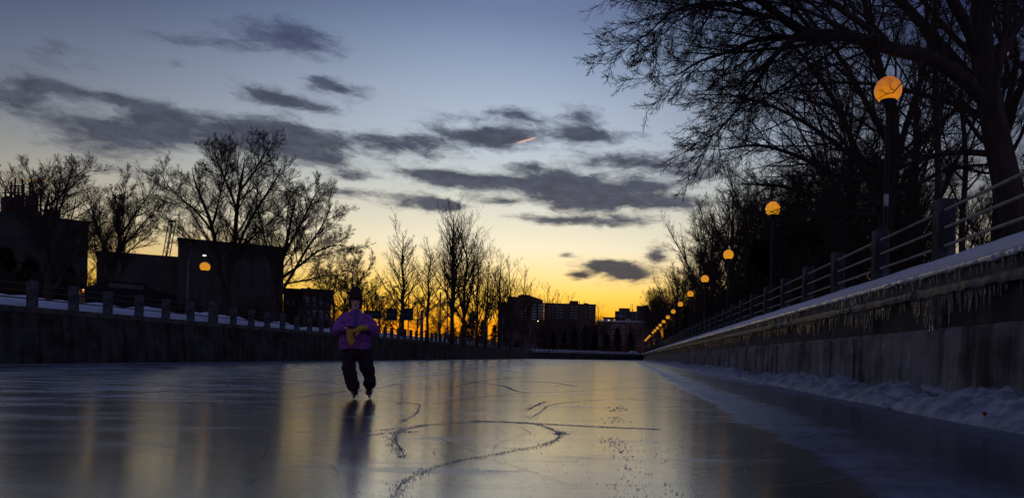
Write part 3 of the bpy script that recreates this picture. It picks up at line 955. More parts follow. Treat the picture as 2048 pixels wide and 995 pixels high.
def conifer(seed, H, Rb, dense=1.0):
    """trunk tube + whorled boughs carrying flat needle sprays"""
    q = np.random.default_rng(seed)
    tm = tube_mesh('trunk', [(np.array([[(0, 0, -.3), (0, 0, H * .3), (0.02 * H, 0, H * .7), (0, 0, H)]], float), np.array([[.02 * H, .016 * H, .008 * H, .003 * H]]), 7)])
    nb = int(150 * dense)
    t = np.sort(q.random(nb)) ** .85
    z = H * (.06 + .94 * t)
    ln = Rb * (1 - t) ** .8 * q.uniform(.65, 1.15, nb) + .05 * Rb
    a = np.arange(nb) * 2.4 + q.normal(0, .4, nb)
    droop = q.uniform(-.1, .35, nb) * (1 - t) - .25 * t
    pts = np.stack([np.stack([np.cos(a) * ln * s, np.sin(a) * ln * s, z - droop * ln * s + .12 * ln * s * s], -1) for s in (0, .33, .67, 1)], 1)
    cs = [(pts, np.tile(np.array([.03, .022, .015, .008]), (nb, 1)) * H / 10, 3)]
    VV, QQ = tubes(pts, cs[0][1], 3)
    # needle sprays
    m_ = int(26 * dense)
    f = q.random((nb, m_)) ** .7
    bi = np.arange(nb)[:, None]
    x = f * 3; i = np.clip(x.astype(int), 0, 2); fr = (x - i)[..., None]
    pos = pts[bi, i] * (1 - fr) + pts[bi, i + 1] * fr
    sz = (H * .028) * q.uniform(.5, 1.3, (nb, m_, 1))
    dirv = nrm(np.stack([np.cos(a), np.sin(a), -.2 + 0 * a], -1))[:, None] * .6 + q.normal(0, .6, (nb, m_, 3))
    dirv = nrm(dirv); sd = nrm(np.cross(dirv, q.normal(0, 1, (nb, m_, 3))))
    p0 = pos; p1 = pos + dirv * sz + sd * sz * .28; p2 = pos + dirv * sz * 2; p3 = pos + dirv * sz - sd * sz * .28
    V2 = np.stack([p0, p1, p2, p3], 2).reshape(-1, 3)
    Q2 = np.arange(len(V2)).reshape(-1, 4) + len(VV)
    return tm, np_mesh('crown', np.concatenate([VV, V2]), np.concatenate([QQ, Q2]))

def world_poly(Y, pts, base=None):
    """[(px,py,dY,radius)] -> points and radii in metres"""
    out = [at(px, py, Y + dy) for px, py, dy, r in pts]
    return [tuple(p) for p in out], [p[3] for p in pts]

# ---- great maple at the right edge: trunk and limbs shaped one by one
def local(tr, o):
    return [([(x - o[0], y - o[1], z - o[2]) for x, y, z in p], r) for p, r in tr]
YA = 16.5
tA = [world_poly(YA, [(2046, 520, 0, 0.515), (2032, 440, 0, 0.368), (2006, 335, 0, 0.317), (1984, 225, 0, 0.294), (1966, 120, 0, 0.267), (1962, 20, .3, 0.230), (1966, -120, .6, 0.202), (1990, -330, .8, 0.110), (2010, -520, 1, 0.046)])]
lA = [world_poly(YA, [(1972, 205, 0, 0.156), (1930, 160, -.3, 0.179), (1880, 125, -.7, 0.164), (1780, 97, -1.4, 0.144), (1690, 70, -2.0, 0.121), (1600, 62, -2.6, 0.098), (1550, 25, -3.0, 0.082), (1507, -8, -3.5, 0.066), (1454, -30, -4.0, 0.047), (1381, -24, -4.4, 0.027)]),
      world_poly(YA, [(1700, 72, -1.9, 0.078), (1640, 80, -2.2, 0.066), (1560, 74, -2.2, 0.058), (1507, 82, -2.6, 0.047), (1454, 105, -3.0, 0.035), (1401, 122, -3.2, 0.023), (1355, 150, -3.4, 0.012)]),
      world_poly(YA, [(1968, 190, 0, 0.156), (1915, 130, .5, 0.148), (1850, 55, .9, 0.129), (1795, -5, 1.2, 0.109), (1730, -90, 1.2, 0.086), (1640, -170, .8, 0.062), (1533, -230, .4, 0.039)]),
      world_poly(YA, [(1960, 110, 0, 0.156), (1930, 45, -.5, 0.140), (1898, -10, -.9, 0.117), (1850, -110, -1.6, 0.094), (1770, -230, -2.4, 0.070), (1640, -330, -3.2, 0.039)]),
      world_poly(YA, [(1990, 250, 0, 0.094), (1930, 215, .6, 0.078), (1850, 190, 1.2, 0.062), (1760, 170, 1.5, 0.047), (1660, 165, 1.4, 0.035), (1560, 180, 1., 0.023), (1494, 220, .4, 0.009)]),
      world_poly(YA, [(2002, 310, 0, 0.094), (1950, 305, .3, 0.078), (1880, 308, .8, 0.066), (1810, 330, 1.2, 0.051), (1740, 345, 1.6, 0.035), (1660, 350, 1.9, 0.016)]),
      world_poly(YA, [(1975, 160, 0, 0.156), (2010, 90, .6, 0.133), (2060, 10, 1.2, 0.109), (2120, -120, 1.6, 0.078), (2190, -260, 2, 0.039)]),
      world_poly(YA, [(1560, 35, -2.9, 0.055), (1520, 30, -3.4, 0.047), (1467, 10, -4.2, 0.039), (1401, 8, -5.0, 0.027), (1335, 30, -5.6, 0.016), (1296, 70, -5.9, 0.008)]),
      world_poly(YA, [(1610, 62, -2.6, 0.058), (1550, 112, -3.0, 0.043), (1503, 180, -3.4, 0.030), (1457, 240, -3.8, 0.017), (1418, 280, -4.0, 0.006)]),
      world_poly(YA, [(1846, 118, -1.0, .034), (1816, 160, -1.5, .018), (1798, 171, -1.7, .011), (1786, 186, -1.8, .010), (1770, 188, -1.85, .008), (1758, 198, -1.9, .006), (1740, 201, -2.0, .003)]),
      world_poly(YA, [(1789, 183, -1.8, .008), (1780, 172, -1.85, .006), (1783, 163, -1.9, .004), (1777, 158, -1.95, .002)]),
      world_poly(YA, [(1772, 188, -1.85, .006), (1763, 181, -1.9, .004), (1757, 183, -1.95, .002)]),
      world_poly(YA, [(1780, 97, -1.4, 0.078), (1740, 60, -2.2, 0.066), (1670, 10, -3.2, 0.055), (1580, -50, -4.2, 0.043), (1500, -90, -5.0, 0.027), (1421, -90, -5.6, 0.016)])]
oA = at(2040, 500, YA); oA.z = ZG
def off_globe(P, q=np.random.default_rng(2)):
    """boughs that would hang right before the nearest globe are pruned away"""
    X = P + np.asarray(oA)
    bad = ((np.abs(X[..., 0] - LX * X[..., 1] / LY0) < .5) & (np.abs(X[..., 2] - H - (LZ - H) * X[..., 1] / LY0) < .5) & (X[..., 1] < LY0 + .4)).any(1)
    return ~bad
lvA = [dict(k=0),
       dict(k=22, t0=.26, ang=38, angv=12, ratio=.38, taper=.5, segs=10, noise=.05, trop=-.03, rr=.5, rmin=.009, tip=.2, bias=(-.34, -.05, -.10), lmin=1.2, keep=off_globe),
       dict(k=9, t0=.12, ang=36, angv=11, ratio=.46, taper=.5, segs=8, noise=.045, trop=-.04, rr=.55, rmin=.0058, tip=.25, bias=(-.22, 0, -.06), tend=.14, keep=off_globe),
       dict(k=8, t0=.1, ang=33, angv=10, ratio=.50, taper=.45, segs=6, noise=.06, trop=-.03, rr=.65, rmin=.0042, tip=.35, bias=(-.14, 0, 0), tend=.16, keep=off_globe),
       dict(k=5, t0=.15, ang=32, angv=10, ratio=.55, taper=.4, segs=4, noise=.06, trop=.05, rr=.7, rmin=.003, tip=.5, keep=off_globe)]
tm, cm = tree_meshes(11, local(tA, oA), lvA, local(lA, oA))
plant('bare_tree', 'huge bare maple at the right edge, its long limb reaching out over the ice', 'tree', oA, tm, cm)

# ---- second tree behind the nearest globe lamp, several stems arching left
YB = 24
tB = [world_poly(YB, [(1768, 560, 0, 0.357), (1770, 470, 0, 0.255), (1782, 380, 0, 0.221), (1790, 300, .2, 0.187), (1776, 200, .4, 0.153), (1748, 90, .6, 0.119), (1720, -40, .8, 0.068), (1700, -160, 1, 0.025)])]
lB = [world_poly(YB, [(1772, 440, 0, 0.136), (1745, 380, -.4, 0.119), (1712, 300, -.8, 0.102), (1672, 210, -1.2, 0.081), (1620, 130, -1.6, 0.060), (1560, 60, -2, 0.034)]),
      world_poly(YB, [(1776, 420, 0, 0.128), (1730, 395, -.6, 0.102), (1670, 350, -1.2, 0.085), (1590, 310, -1.8, 0.068), (1510, 290, -2.4, 0.043), (1440, 300, -2.8, 0.017)]),
      world_poly(YB, [(1778, 400, 0, 0.111), (1720, 330, .6, 0.093), (1640, 265, 1.2, 0.076), (1550, 215, 1.8, 0.055), (1460, 190, 2.2, 0.030), (1390, 190, 2.4, 0.013)]),
      world_poly(YB, [(1786, 350, 0, 0.136), (1810, 260, .4, 0.119), (1842, 160, .8, 0.093), (1866, 40, 1.2, 0.068), (1880, -90, 1.6, 0.034)]),
      world_poly(YB, [(1788, 310, 0, 0.119), (1740, 220, -.5, 0.093), (1690, 130, -1.1, 0.072), (1620, 40, -1.8, 0.051), (1560, -40, -2.4, 0.025)]),
      world_poly(YB, [(1774, 430, 0, 0.102), (1700, 425, -.5, 0.085), (1630, 395, -1, 0.068), (1560, 372, -1.6, 0.051), (1490, 368, -2, 0.025)]),
      world_poly(YB, [(1790, 330, 0, 0.111), (1840, 290, .3, 0.093), (1900, 230, .6, 0.076), (1960, 190, .9, 0.051), (2040, 160, 1.2, 0.025)]),
      world_poly(YB, [(1782, 380, 0, 0.085), (1830, 370, -.4, 0.076), (1890, 340, -.8, 0.060), (1960, 330, -1.1, 0.043), (2040, 340, -1.4, 0.021)])]
oB = at(1768, 530, YB); oB.z = ZG
lvB = [dict(k=0),
       dict(k=20, t0=.2, ang=38, angv=11, ratio=.38, taper=.45, segs=9, noise=.05, trop=.04, rr=.55, rmin=.010, tip=.2, bias=(-.18, 0, -.03), lmin=1.0),
       dict(k=9, t0=.12, ang=38, angv=12, ratio=.46, taper=.5, segs=7, noise=.07, trop=0, rr=.6, rmin=.0065, tip=.3, bias=(-.12, 0, -.05), tend=.12),
       dict(k=7, t0=.1, ang=38, angv=12, ratio=.5, taper=.45, segs=5, noise=.1, trop=0, rr=.65, rmin=.0045, tip=.4),
       dict(k=3, t0=.15, ang=38, angv=12, ratio=.5, taper=.4, segs=3, noise=.1, trop=.05, rr=.7, rmin=.0036, tip=.5)]
tm, cm = tree_meshes(12, local(tB, oB), lvB, local(lB, oB))
plant('bare_tree', 'bare many-stemmed tree standing right behind the nearest globe lamp', 'tree', oB, tm, cm)

# slim straight trunks between the two
for sd, px, Y, hh, r, lab in ((21, 1878, 21, 15, .11, 'slim straight bare tree between the globe lamp and the huge maple'),
                              (22, 1820, 30, 14, .12, 'slim bare tree leaning right of the nearest globe lamp, behind the fence'),
                              (23, 1925, 27, 13, .13, 'slim bare tree close left of the huge maple trunk')):
    q_ = at(px, 480, Y)
    tm, cm = poplar(sd, hh, r, 20, 48, .34, .006, .3, .12, 0)
    plant('bare_tree', lab, 'tree', (q_.x, Y, ZG), tm, cm)

# ---- wooded right bank
wood = [elm(31, 17, .28, 7, 36, .22, .010, 1.0), elm(32, 15, .24, 6, 42, .2, .010, 1.0), elm(33, 19, .3, 6, 32, .25, .010, 1.0)]
con = [conifer(41, 9, 2.4), conifer(42, 7, 2.2)]
bush = [shrub(51, 5.0, 18, .012), shrub(52, 4.2, 16, .012, .6)]
GW = 'bare trees massed on the right bank'
rw_ = random.Random(8)
W0 = [None] * 3
def put_wood(i, x, y, s, lab, g):
    if W0[i] is None:
        W0[i] = plant('bare_tree', lab, 'tree', (x, y, ZG), *wood[i], g, rw_.uniform(0, 6), s)
        return W0[i]
    return dup(W0[i], (x, y, ZG), rw_.uniform(0, 6), s, lab, g)
n = 0
for row, (x0, ys_) in enumerate(((8.6, (186, 200, 212, 224, 236)), (9.5, (246, 258, 270)), (16, (228, 244, 262)), (13.5, (33, 40, 48, 57, 68)), (20, (34, 46, 60)), (11.5, (31, 38, 46, 55, 65, 76, 88, 101, 116, 132, 150, 170, 192, 214)), (17., (28, 36, 45, 56, 68, 82, 98, 116, 138, 162, 190)), (23., (30, 42, 56, 74, 95, 120)), (31., (26, 40, 60, 85)))):
    for y in ys_:
        put_wood(n % 3, x0 + rw_.uniform(-.8, .8), y + rw_.uniform(-2, 2), min(1.05, max(.42, .0138 * y)) * rw_.uniform(.9, 1.1), 'bare tree in the dark wood along the right bank behind the globe lamps', GW)
        n += 1
for px, Y, sc_, lab in ((1690, 34, .80, 'tall bare tree showing between the nearest and second nearest globe lamps'), (1838, 31, .86, 'tall bare tree behind the nearest globe lamp, just right of its post'),
                        (1990, 30, .92, 'tall bare tree half hidden behind the huge maple trunk'), (1600, 46, .74, 'bare tree just right of the second nearest globe lamp')):
    x_ = at(px, 500, Y).x
    put_wood(n % 3, x_, Y, sc_, lab, None)['group'] = 'tall bare trees behind the nearest lamps'
    n += 1
GC = 'dark evergreens under the bare trees of the right bank'
C0 = [None] * 2
def put_con(i, loc, s, lab, g):
    if C0[i] is None:
        C0[i] = plant('conifer_tree', lab, 'evergreen tree', loc, *con[i], g, 1.0, s, 'bark', 'needle')
        return C0[i]
    return dup(C0[i], loc, rw_.uniform(0, 6), s, lab, g)
k = 0
for y in (36, 43, 51, 58, 66, 75, 85, 95, 107, 120, 134, 150, 168, 188, 210):
    for x in ((9.6, 13.5, 19) if y > 45 else (13.0, 18)):
        put_con(k % 2, (x + rw_.uniform(-.8, .8), y + rw_.uniform(-2, 2), ZG), rw_.uniform(.5, .8), 'dark evergreen under the bare trees of the right bank', GC)
        k += 1
GB = 'leafless bushes behind the right fence'
B0 = [None] * 2
def put_bush(i, loc, s, lab, g):
    if B0[i] is None:
        B0[i] = plant('bush', lab, 'bush', loc, *bush[i], g, 1.0, s, 'twig', 'twig')
        return B0[i]
    return dup(B0[i], loc, rw_.uniform(0, 6), s, lab, g)
k = 0
for y in (24, 28, 33, 38, 44, 50, 57, 65, 74, 84, 95, 108, 122, 138, 155, 175, 196, 216):
    put_bush(k % 2, (8.8 + rw_.uniform(-.5, 1.2), y, ZG), rw_.uniform(.7, 1.1), 'leafless bush in the undergrowth behind the right fence', GB)
    k += 1
for y in (40, 46, 52, 58, 65, 72, 80, 89, 99, 110, 122, 136, 152, 170, 190, 212):
    put_bush(k % 2, (13.5 + rw_.uniform(-1.5, 1.5), y, ZG), (1.5, 1.5, min(2.2, .042 * y) * rw_.uniform(.85, 1.1)), 'leafless bush in the undergrowth behind the right fence', GB)
    k += 1
for x, y in ((16, 24), (20, 27), (24, 33), (28, 30), (15, 31), (33, 36)):
    put_bush(k % 2, (x, y, ZG), rw_.uniform(.6, .9), 'leafless bush in the undergrowth behind the right fence', GB)
    k += 1
put_con(0, (15.2, 22.5, ZG), .62, 'small spruce beside the trunk of the huge maple', None)['group'] = 'small spruces at the right edge'

# ---- left bank trees
def spot(px, Y):
    return (at(px, 600, Y).x, Y, ZG)
def ht(px, py, Y):
    return at(px, py, Y).z - ZG
def scaled(fn, px, top, Y, *a, **k):
    H_ = ht(px, top, Y)
    return fn(*a[:1], H_, *a[1:], **k)

tm, cm = elm(61, ht(95, 318, 50), .28, 9, 40, .16, .010, 1.15, .16)
plant('bare_tree', 'bare spreading tree at the left edge before the roof with steel frames', 'tree', spot(100, 50), tm, cm)
tm, cm = elm(62, ht(220, 352, 52), .24, 11, 27, .16, .010, 1.15, .18)
plant('bare_tree', 'dense upright bare tree second from the left edge', 'tree', spot(222, 52), tm, cm)
# twin-trunk elm, the tallest on the left
YC = 62
tC = [world_poly(YC, [(452, 660, 0, 0.327), (452, 610, 0, 0.274), (456, 560, 0, 0.238), (468, 500, .3, 0.202), (473, 430, .5, 0.167), (481, 370, .6, 0.119), (487, 335, .8, 0.065), (489, 318, 1, 0.018)]),
      world_poly(YC, [(452, 615, 0, 0.190), (443, 560, -.3, 0.178), (432, 490, -.8, 0.161), (420, 440, -1.2, 0.137), (402, 395, -1.6, 0.101), (388, 358, -2, 0.060), (384, 335, -2.2, 0.018)])]
lC = [world_poly(YC, [(470, 505, 0, 0.131), (500, 440, -.6, 0.113), (535, 385, -1.2, 0.083), (556, 350, -1.8, 0.054), (564, 330, -2.2, 0.018)]),
      world_poly(YC, [(430, 470, 0, 0.107), (395, 425, .8, 0.089), (360, 395, 1.6, 0.065), (335, 370, 2.2, 0.042), (318, 340, 2.6, 0.018)]),
      world_poly(YC, [(474, 420, 0, 0.107), (455, 370, .8, 0.089), (436, 325, 1.4, 0.060), (425, 290, 1.8, 0.024)]),
      world_poly(YC, [(478, 385, 0, 0.095), (510, 340, .6, 0.077), (532, 300, 1.2, 0.048), (540, 280, 1.5, 0.018)]),
      world_poly(YC, [(445, 560, 0, 0.083), (405, 500, -1.5, 0.071), (365, 470, -2.4, 0.054), (330, 440, -3, 0.030), (310, 420, -3.4, 0.012)]),
      world_poly(YC, [(466, 520, 0, 0.083), (510, 470, 1.5, 0.071), (555, 430, 2.6, 0.054), (585, 390, 3.2, 0.024)]),
      world_poly(YC, [(425, 450, 0, 0.077), (440, 390, -1.2, 0.065), (452, 340, -2, 0.048), (458, 300, -2.4, 0.018)])]
oC = Vector(spot(452, YC))
lvC = [dict(k=0),
       dict(k=17, t0=.28, t1=.95, ang=42, angv=10, ratio=.38, taper=.5, segs=9, noise=.05, trop=.10, rr=.5, rmin=.015, tip=.2, lmin=1.9),
       dict(k=10, t0=.12, ang=36, angv=11, ratio=.46, taper=.45, segs=7, noise=.05, trop=.09, rr=.55, rmin=.008, tip=.3),
       dict(k=8, t0=.1, ang=31, angv=9, ratio=.56, taper=.4, segs=5, noise=.04, trop=.08, rr=.6, rmin=.0060, tip=.4),
       dict(k=7, t0=.15, ang=30, angv=8, ratio=.66, taper=.4, segs=4, noise=.04, trop=.06, rr=.7, rmin=.0056, tip=.6)]
tm, cm = tree_meshes(13, local(tC, oC), lvC, local(lC, oC))
plant('bare_tree', 'tallest bare elm of the left bank with two trunks and a broad rounded crown', 'tree', oC, tm, cm)
# its neighbour leaning right
YD = 60
tD = [world_poly(YD, [(548, 660, 0, 0.275), (550, 610, 0, 0.220), (556, 555, 0, 0.184), (570, 500, .2, 0.153), (582, 440, .4, 0.111), (586, 420, .6, 0.061), (588, 395, .8, 0.019)])]
lD = [world_poly(YD, [(552, 600, 0, 0.134), (580, 555, -.8, 0.116), (612, 500, -1.4, 0.092), (645, 450, -2, 0.061), (665, 405, -2.4, 0.025)]),
      world_poly(YD, [(556, 560, 0, 0.122), (600, 530, 1, 0.104), (640, 500, 2, 0.080), (680, 490, 2.6, 0.049), (710, 500, 3, 0.019)]),
      world_poly(YD, [(553, 590, 0, 0.111), (540, 520, -.8, 0.092), (525, 460, -1.4, 0.067), (515, 410, -1.8, 0.031)]),
      world_poly(YD, [(566, 515, 0, 0.111), (600, 450, 1, 0.086), (625, 400, 1.8, 0.055), (640, 370, 2.2, 0.019)]),
      world_poly(YD, [(556, 570, 0, 0.086), (610, 560, -1.5, 0.073), (660, 550, -2.4, 0.049), (705, 555, -3, 0.019)]),
      world_poly(YD, [(560, 540, 0, 0.086), (520, 500, 1.5, 0.073), (490, 480, 2.2, 0.049), (465, 470, 2.8, 0.019)])]
oD = Vector(spot(548, YD))
tm, cm = tree_meshes(14, local(tD, oD), lvC, local(lD, oD))
plant('bare_tree', 'bare spiky-crowned tree leaning right just left of the brick house', 'tree', oD, tm, cm)
# trees nearer the glow
tm, cm = elm(63, ht(715, 520, 95), .2, 7, 44, .14, .016, 1.0, .06)
plant('bare_tree', 'low round bare tree directly behind the head of the skater', 'tree', spot(716, 95), tm, cm)
tm, cm = elm(64, ht(660, 512, 100), .2, 7, 44, .14, .016, .9, .06)
plant('bare_tree', 'small bare tree showing over the roof of the brick house', 'tree', spot(668, 100), tm, cm)
tm, cm = poplar(65, ht(800, 462, 78), .18, 50, 46, .44, .011, .24, .14, 1, 1.15)
plant('bare_tree', 'slender bare tree standing behind the two square road signs', 'tree', spot(806, 78), tm, cm, mt='barkpale')
tm, cm = elm(66, ht(805, 560, 110), .2, 8, 48, .14, .016, .9, .02)
plant('bare_tree', 'low spreading bare tree beyond the road signs', 'tree', spot(800, 112), tm, cm)
tm, cm = poplar(67, ht(852, 495, 84), .16, 46, 44, .44, .011, .24, .16, 1, 1.15)
plant('bare_tree', 'bare tree with a pale trunk right of the road sign mast', 'tree', spot(856, 84), tm, cm, mt='barkpale')
tm, cm = poplar(68, ht(893, 425, 90), .25, 62, 37, .50, .011, .18, .20, 2, 1.15)
plant('poplar_tree', 'tallest of the bare poplars against the orange glow', 'tree', spot(906, 90), tm, cm, mt='barkpale')
tm, cm = poplar(69, ht(935, 440, 94), .21, 58, 37, .48, .011, .18, .20, 2, 1.15)
plant('poplar_tree', 'bare poplar close right of the tallest poplar, nearly as tall', 'tree', spot(928, 95), tm, cm, mt='barkpale')
pp = [poplar(70, 14, .16, 40, 36, .46, .014, .12, .22, 2, 1.1), elm(71, 12, .2, 8, 42, .12, .016, .9, .05)]
PG = 'row of bare poplars running right from the tallest one'
p0 = plant('poplar_tree', 'bare poplar in the thin row running right from the tallest poplars', 'tree', spot(972, 115), *pp[0], PG, .4, ht(972, 508, 115) / 14, 'barkpale')
for px, top, Y, a in ((1000, 518, 125, 2.), (1022, 530, 135, 4.), (1045, 545, 150, 1.), (955, 500, 108, 5.)):
    dup(p0, spot(px, Y), a, ht(px, top, Y) / 14, None, PG)
for px, top, Y, a, lb in ((1092, 578, 390, 1., 'small far bare tree over the roof between the two apartment blocks'), (1116, 592, 395, 2., 'tiny far bare tree over the long apartment roof, right of another'),
                          (1140, 596, 400, 3., 'tiny far bare tree just left of the roof hut of the long block'), (1200, 616, 380, 4., 'small far bare tree in the gap right of the long apartment block')):
    o = dup(p0, spot(px, Y), a, ht(px, top, Y) / 14, lb)
    if 'group' in o: del o['group']
e0 = plant('bare_tree', 'low wide bare tree behind the poplars against the glow', 'tree', spot(880, 130), *pp[1], 'low bare trees behind the poplars', 1., ht(880, 590, 130) / 12)
for px, top, Y, a in ((760, 575, 135, 2.), (735, 560, 125, 3.), (835, 585, 130, 1.2), (930, 580, 140, 4.), (690, 560, 120, 5.), (970, 590, 150, .3)):
    dup(e0, spot(px, Y), a, ht(px, top, Y) / 12, 'low wide bare tree behind the poplars against the glow')
# dark growth in front of the apartment blocks
GD = 'dark evergreens before the apartment blocks'
for px, top, Y in ((946, 622, 140), (930, 640, 142), (966, 640, 150), (990, 650, 165), (1150, 655, 255), (1172, 650, 262), (1130, 662, 250), (1236, 655, 250), (1215, 668, 246), (1262, 664, 250), (1108, 664, 255), (1192, 664, 258), (1089, 652, 300), (1196, 650, 320), (1206, 655, 290), (1296, 650, 300), (1288, 655, 280)):
    put_con(0 if px % 2 else 1, spot(px, Y), (ht(px, top, Y) / 8, ht(px, top, Y) / 8, ht(px, top, Y) / (9 if px % 2 else 7)), 'dark evergreen in the planting before the far buildings', GD)
GE = 'bare trees before the apartment blocks'
for px, top, Y in ((1000, 640, 190), (1025, 634, 200), (1050, 640, 210), (1075, 648, 220), (1095, 645, 235), (1118, 650, 250), (1142, 645, 262), (1165, 648, 255), (1185, 655, 260), (1010, 655, 180), (1060, 655, 195), (1085, 660, 215), (1205, 650, 262), (1270, 650, 262), (1088, 640, 300), (1096, 646, 320), (1194, 640, 330), (1203, 646, 300), (1212, 648, 310), (1290, 640, 300), (1302, 636, 290), (1280, 640, 320), (1222, 650, 300)):
    put_wood(px % 3, *spot(px, Y)[:2], ht(px, top, Y) / 16, 'bare tree in the dark planting before the far buildings', GE)
GF = 'leafless bushes along the left bank'
for px, top, Y in ((700, 655, 100), (725, 660, 100), (870, 655, 105), (893, 650, 110), (915, 650, 112), (940, 660, 118), (960, 662, 122), (985, 668, 130), (780, 662, 104), (1010, 672, 140), (1035, 676, 150), (30, 540, 60), (150, 560, 62), (260, 575, 62), (300, 585, 64), (350, 590, 66), (500, 600, 70), (620, 625, 72), (640, 630, 78), (410, 600, 68), (200, 570, 60), (60, 552, 58), (-40, 540, 60), (180, 545, 66), (190, 560, 70), (575, 588, 76), (590, 600, 74)):
    put_bush(px % 2, spot(px, Y), ht(px, top, Y) / 4.6, 'leafless bush in the undergrowth along the left bank', GF)
for px, top, Y in ((10, 480, 64), (60, 500, 66), (130, 510, 66), (-30, 470, 66)):
    put_con(px % 2, spot(px, Y), (.8, .8, ht(px, top, Y) / 10), 'dark evergreen in the shade below the roof with steel frames', 'dark evergreens at the left edge')

# ------------------------------------------------------------------ buildings
class Bld:
    """a building whose front, turned to the canal bend, starts at distance Y; pixel spans give its real widths and heights"""
    def __init__(self, name, label, px0, px1, top, Y, depth, m, cat='building'):
        a = at(px0, top, Y)
        self.o = Vector((a.x, Y, ZG))
        um = (lev(px0, top)[0] + lev(px1, top)[0]) / 2
        self.th = math.atan2(um - U0, F)
        self.t = thing(name, label, cat, self.o, -self.th)
        self.depth = depth
        self.w, self.h = self.X(px1), self.Z(top, (px0 + px1) / 2)
        self.wall = MB().box(0, self.w, 0, depth, -.2, self.h).build('wall', M[m], self.t)
    def X(self, px, py=600):
        k = (lev(px, py)[0] - U0) / F
        return (k * self.o.y - self.o.x) / (math.cos(self.th) + k * math.sin(self.th))
    def Z(self, py, px=1024):
        y = self.o.y - self.X(px, py) * math.sin(self.th)
        return H - (lev(px, py)[1] - V0) * y / F - ZG
    def blk(self, name, px0, px1, top, bot, m, y0=-.15, y1=None, parent=None):
        y1 = self.depth * .8 if y1 is None else y1
        c = (px0 + px1) / 2
        return MB().box(self.X(px0), self.X(px1), y0, y1, self.Z(bot, c), self.Z(top, c)).build(name, M[m], parent or self.t)
    def window(self, px0, px1, top, bot, frame='white'):
        c = (px0 + px1) / 2
        x0, x1, z0, z1 = self.X(px0), self.X(px1), self.Z(bot, c), self.Z(top, c)
        b = max(.08, (x1 - x0) * .07)
        mb = MB()
        mb.box(x0, x1, -.10, .02, z1 - b, z1); mb.box(x0, x1, -.10, .02, z0, z0 + b)
        mb.box(x0, x0 + b, -.098, .02, z0 + b, z1 - b); mb.box(x1 - b, x1, -.098, .02, z0 + b, z1 - b)
        xm = (x0 + x1) / 2
        mb.box(xm - b * .4, xm + b * .4, -.09, .02, z0 + b, z1 - b)
        f = mb.build('window', M[frame], self.t)
        MB().box(x0 + b, x1 - b, -.05, .015, z0 + b, z1 - b).build('pane', M['glass'], f)
    def parapet(self, m='roof', ov=.15, h=.5):
        w, d, z = self.w, self.depth, self.h
        MB().box(-ov, w + ov, -ov, d + ov, z + .003, z + h).build('roof', M[m], self.t)

# industrial block with steel frames on its roof
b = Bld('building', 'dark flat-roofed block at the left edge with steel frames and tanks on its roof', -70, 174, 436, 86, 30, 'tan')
b.parapet()
for a0 in range(-4, 6):
    px = 8 + a0 * 16
    b.blk('window', px, px + 10, 470, 486, 'roof', -.04, .02)
b.blk('roof_hut', 46, 74, 386, 431, 'brick', 2, 8)
b.blk('roof_hut', 88, 120, 412, 431, 'roof', 3, 9)
rz0 = b.h + .5
fr = MB()
def rbox(px0, px1, py0, py1, y, r=.09):
    pass
for (px, t_) in ((6, 372), (17, 352), (25, 346), (32, 362), (40, 350), (43, 358), (56, 352), (62, 368), (78, 378)):
    x = b.X(px); z = b.Z(t_, px)
    fr.tube([(x, 2.2 + (px % 3), rz0), (x, 2.2 + (px % 3), z)], .11, 6)
for (p0, p1, py) in ((0, 44, 378), (4, 46, 394), (0, 46, 410), (16, 44, 364), (54, 84, 380), (56, 84, 404)):
    fr.tube([(b.X(p0), 2.6, b.Z(py, p0)), (b.X(p1), 2.6, b.Z(py, p1))], .08, 6)
for (p0, y0, p1, y1) in ((6, 410, 17, 378), (25, 378, 32, 410), (17, 394, 25, 364), (40, 410, 46, 378)):
    fr.tube([(b.X(p0), 2.6, b.Z(y0, p0)), (b.X(p1), 2.6, b.Z(y1, p1))], .06, 5)
fr.build('steel_frame', M['redsteel'], b.t)
MB().lathe([(.7, 0), (.8, .3), (.8, 2.4), (.5, 2.8), (.2, 2.9)], 14, (b.X(12), 5, rz0)).build('tank', M['black'], b.t, True)
MB().lathe([(.5, 0), (.55, .2), (.55, 3.0), (.3, 3.3)], 14, (b.X(34), 5.5, rz0)).build('tank', M['black'], b.t, True)

# long tan block behind the lone lamp
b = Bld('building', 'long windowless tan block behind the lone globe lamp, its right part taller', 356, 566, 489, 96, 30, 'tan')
b.parapet('roof', .12, .35)
b.blk('wing', 188, 355.6, 504, 660, 'tan', 1.5, 28)
b.blk('penthouse', 380, 420, 483, 488.5, 'tan', 4, 14)
for px in range(372, 560, 26):
    b.blk('panel_joint', px, px + .8, 492, 640, 'roof', -.05, .02)
for px in (215, 250, 285, 320):
    b.blk('door', px, px + 14, 598, 660, 'roof', 1.42, 1.52)
b = Bld('house', 'low dark flat-roofed house between the tan block and the brick house', 567, 607, 580, 110, 9, 'tan')
b.parapet('roof', .2, .3)
for px in (573, 585, 597):
    b.window(px, px + 5, 600, 616)
# small brick house
b = Bld('brick_house', 'small flat-roofed brick house with pale tall windows left of the skater', 606, 662, 582, 104, 9, 'brick', 'house')
b.parapet('roof', .3, .35)
b.blk('chimney', 613, 620, 571, 581, 'brick', 3, 4)
for px in (612, 626, 640, 652):
    b.window(px, px + 6, 594, 612)
    b.window(px, px + 6, 620, 638)
b.blk('door', 632, 637, 622, 650, 'roof', -.06, .02)
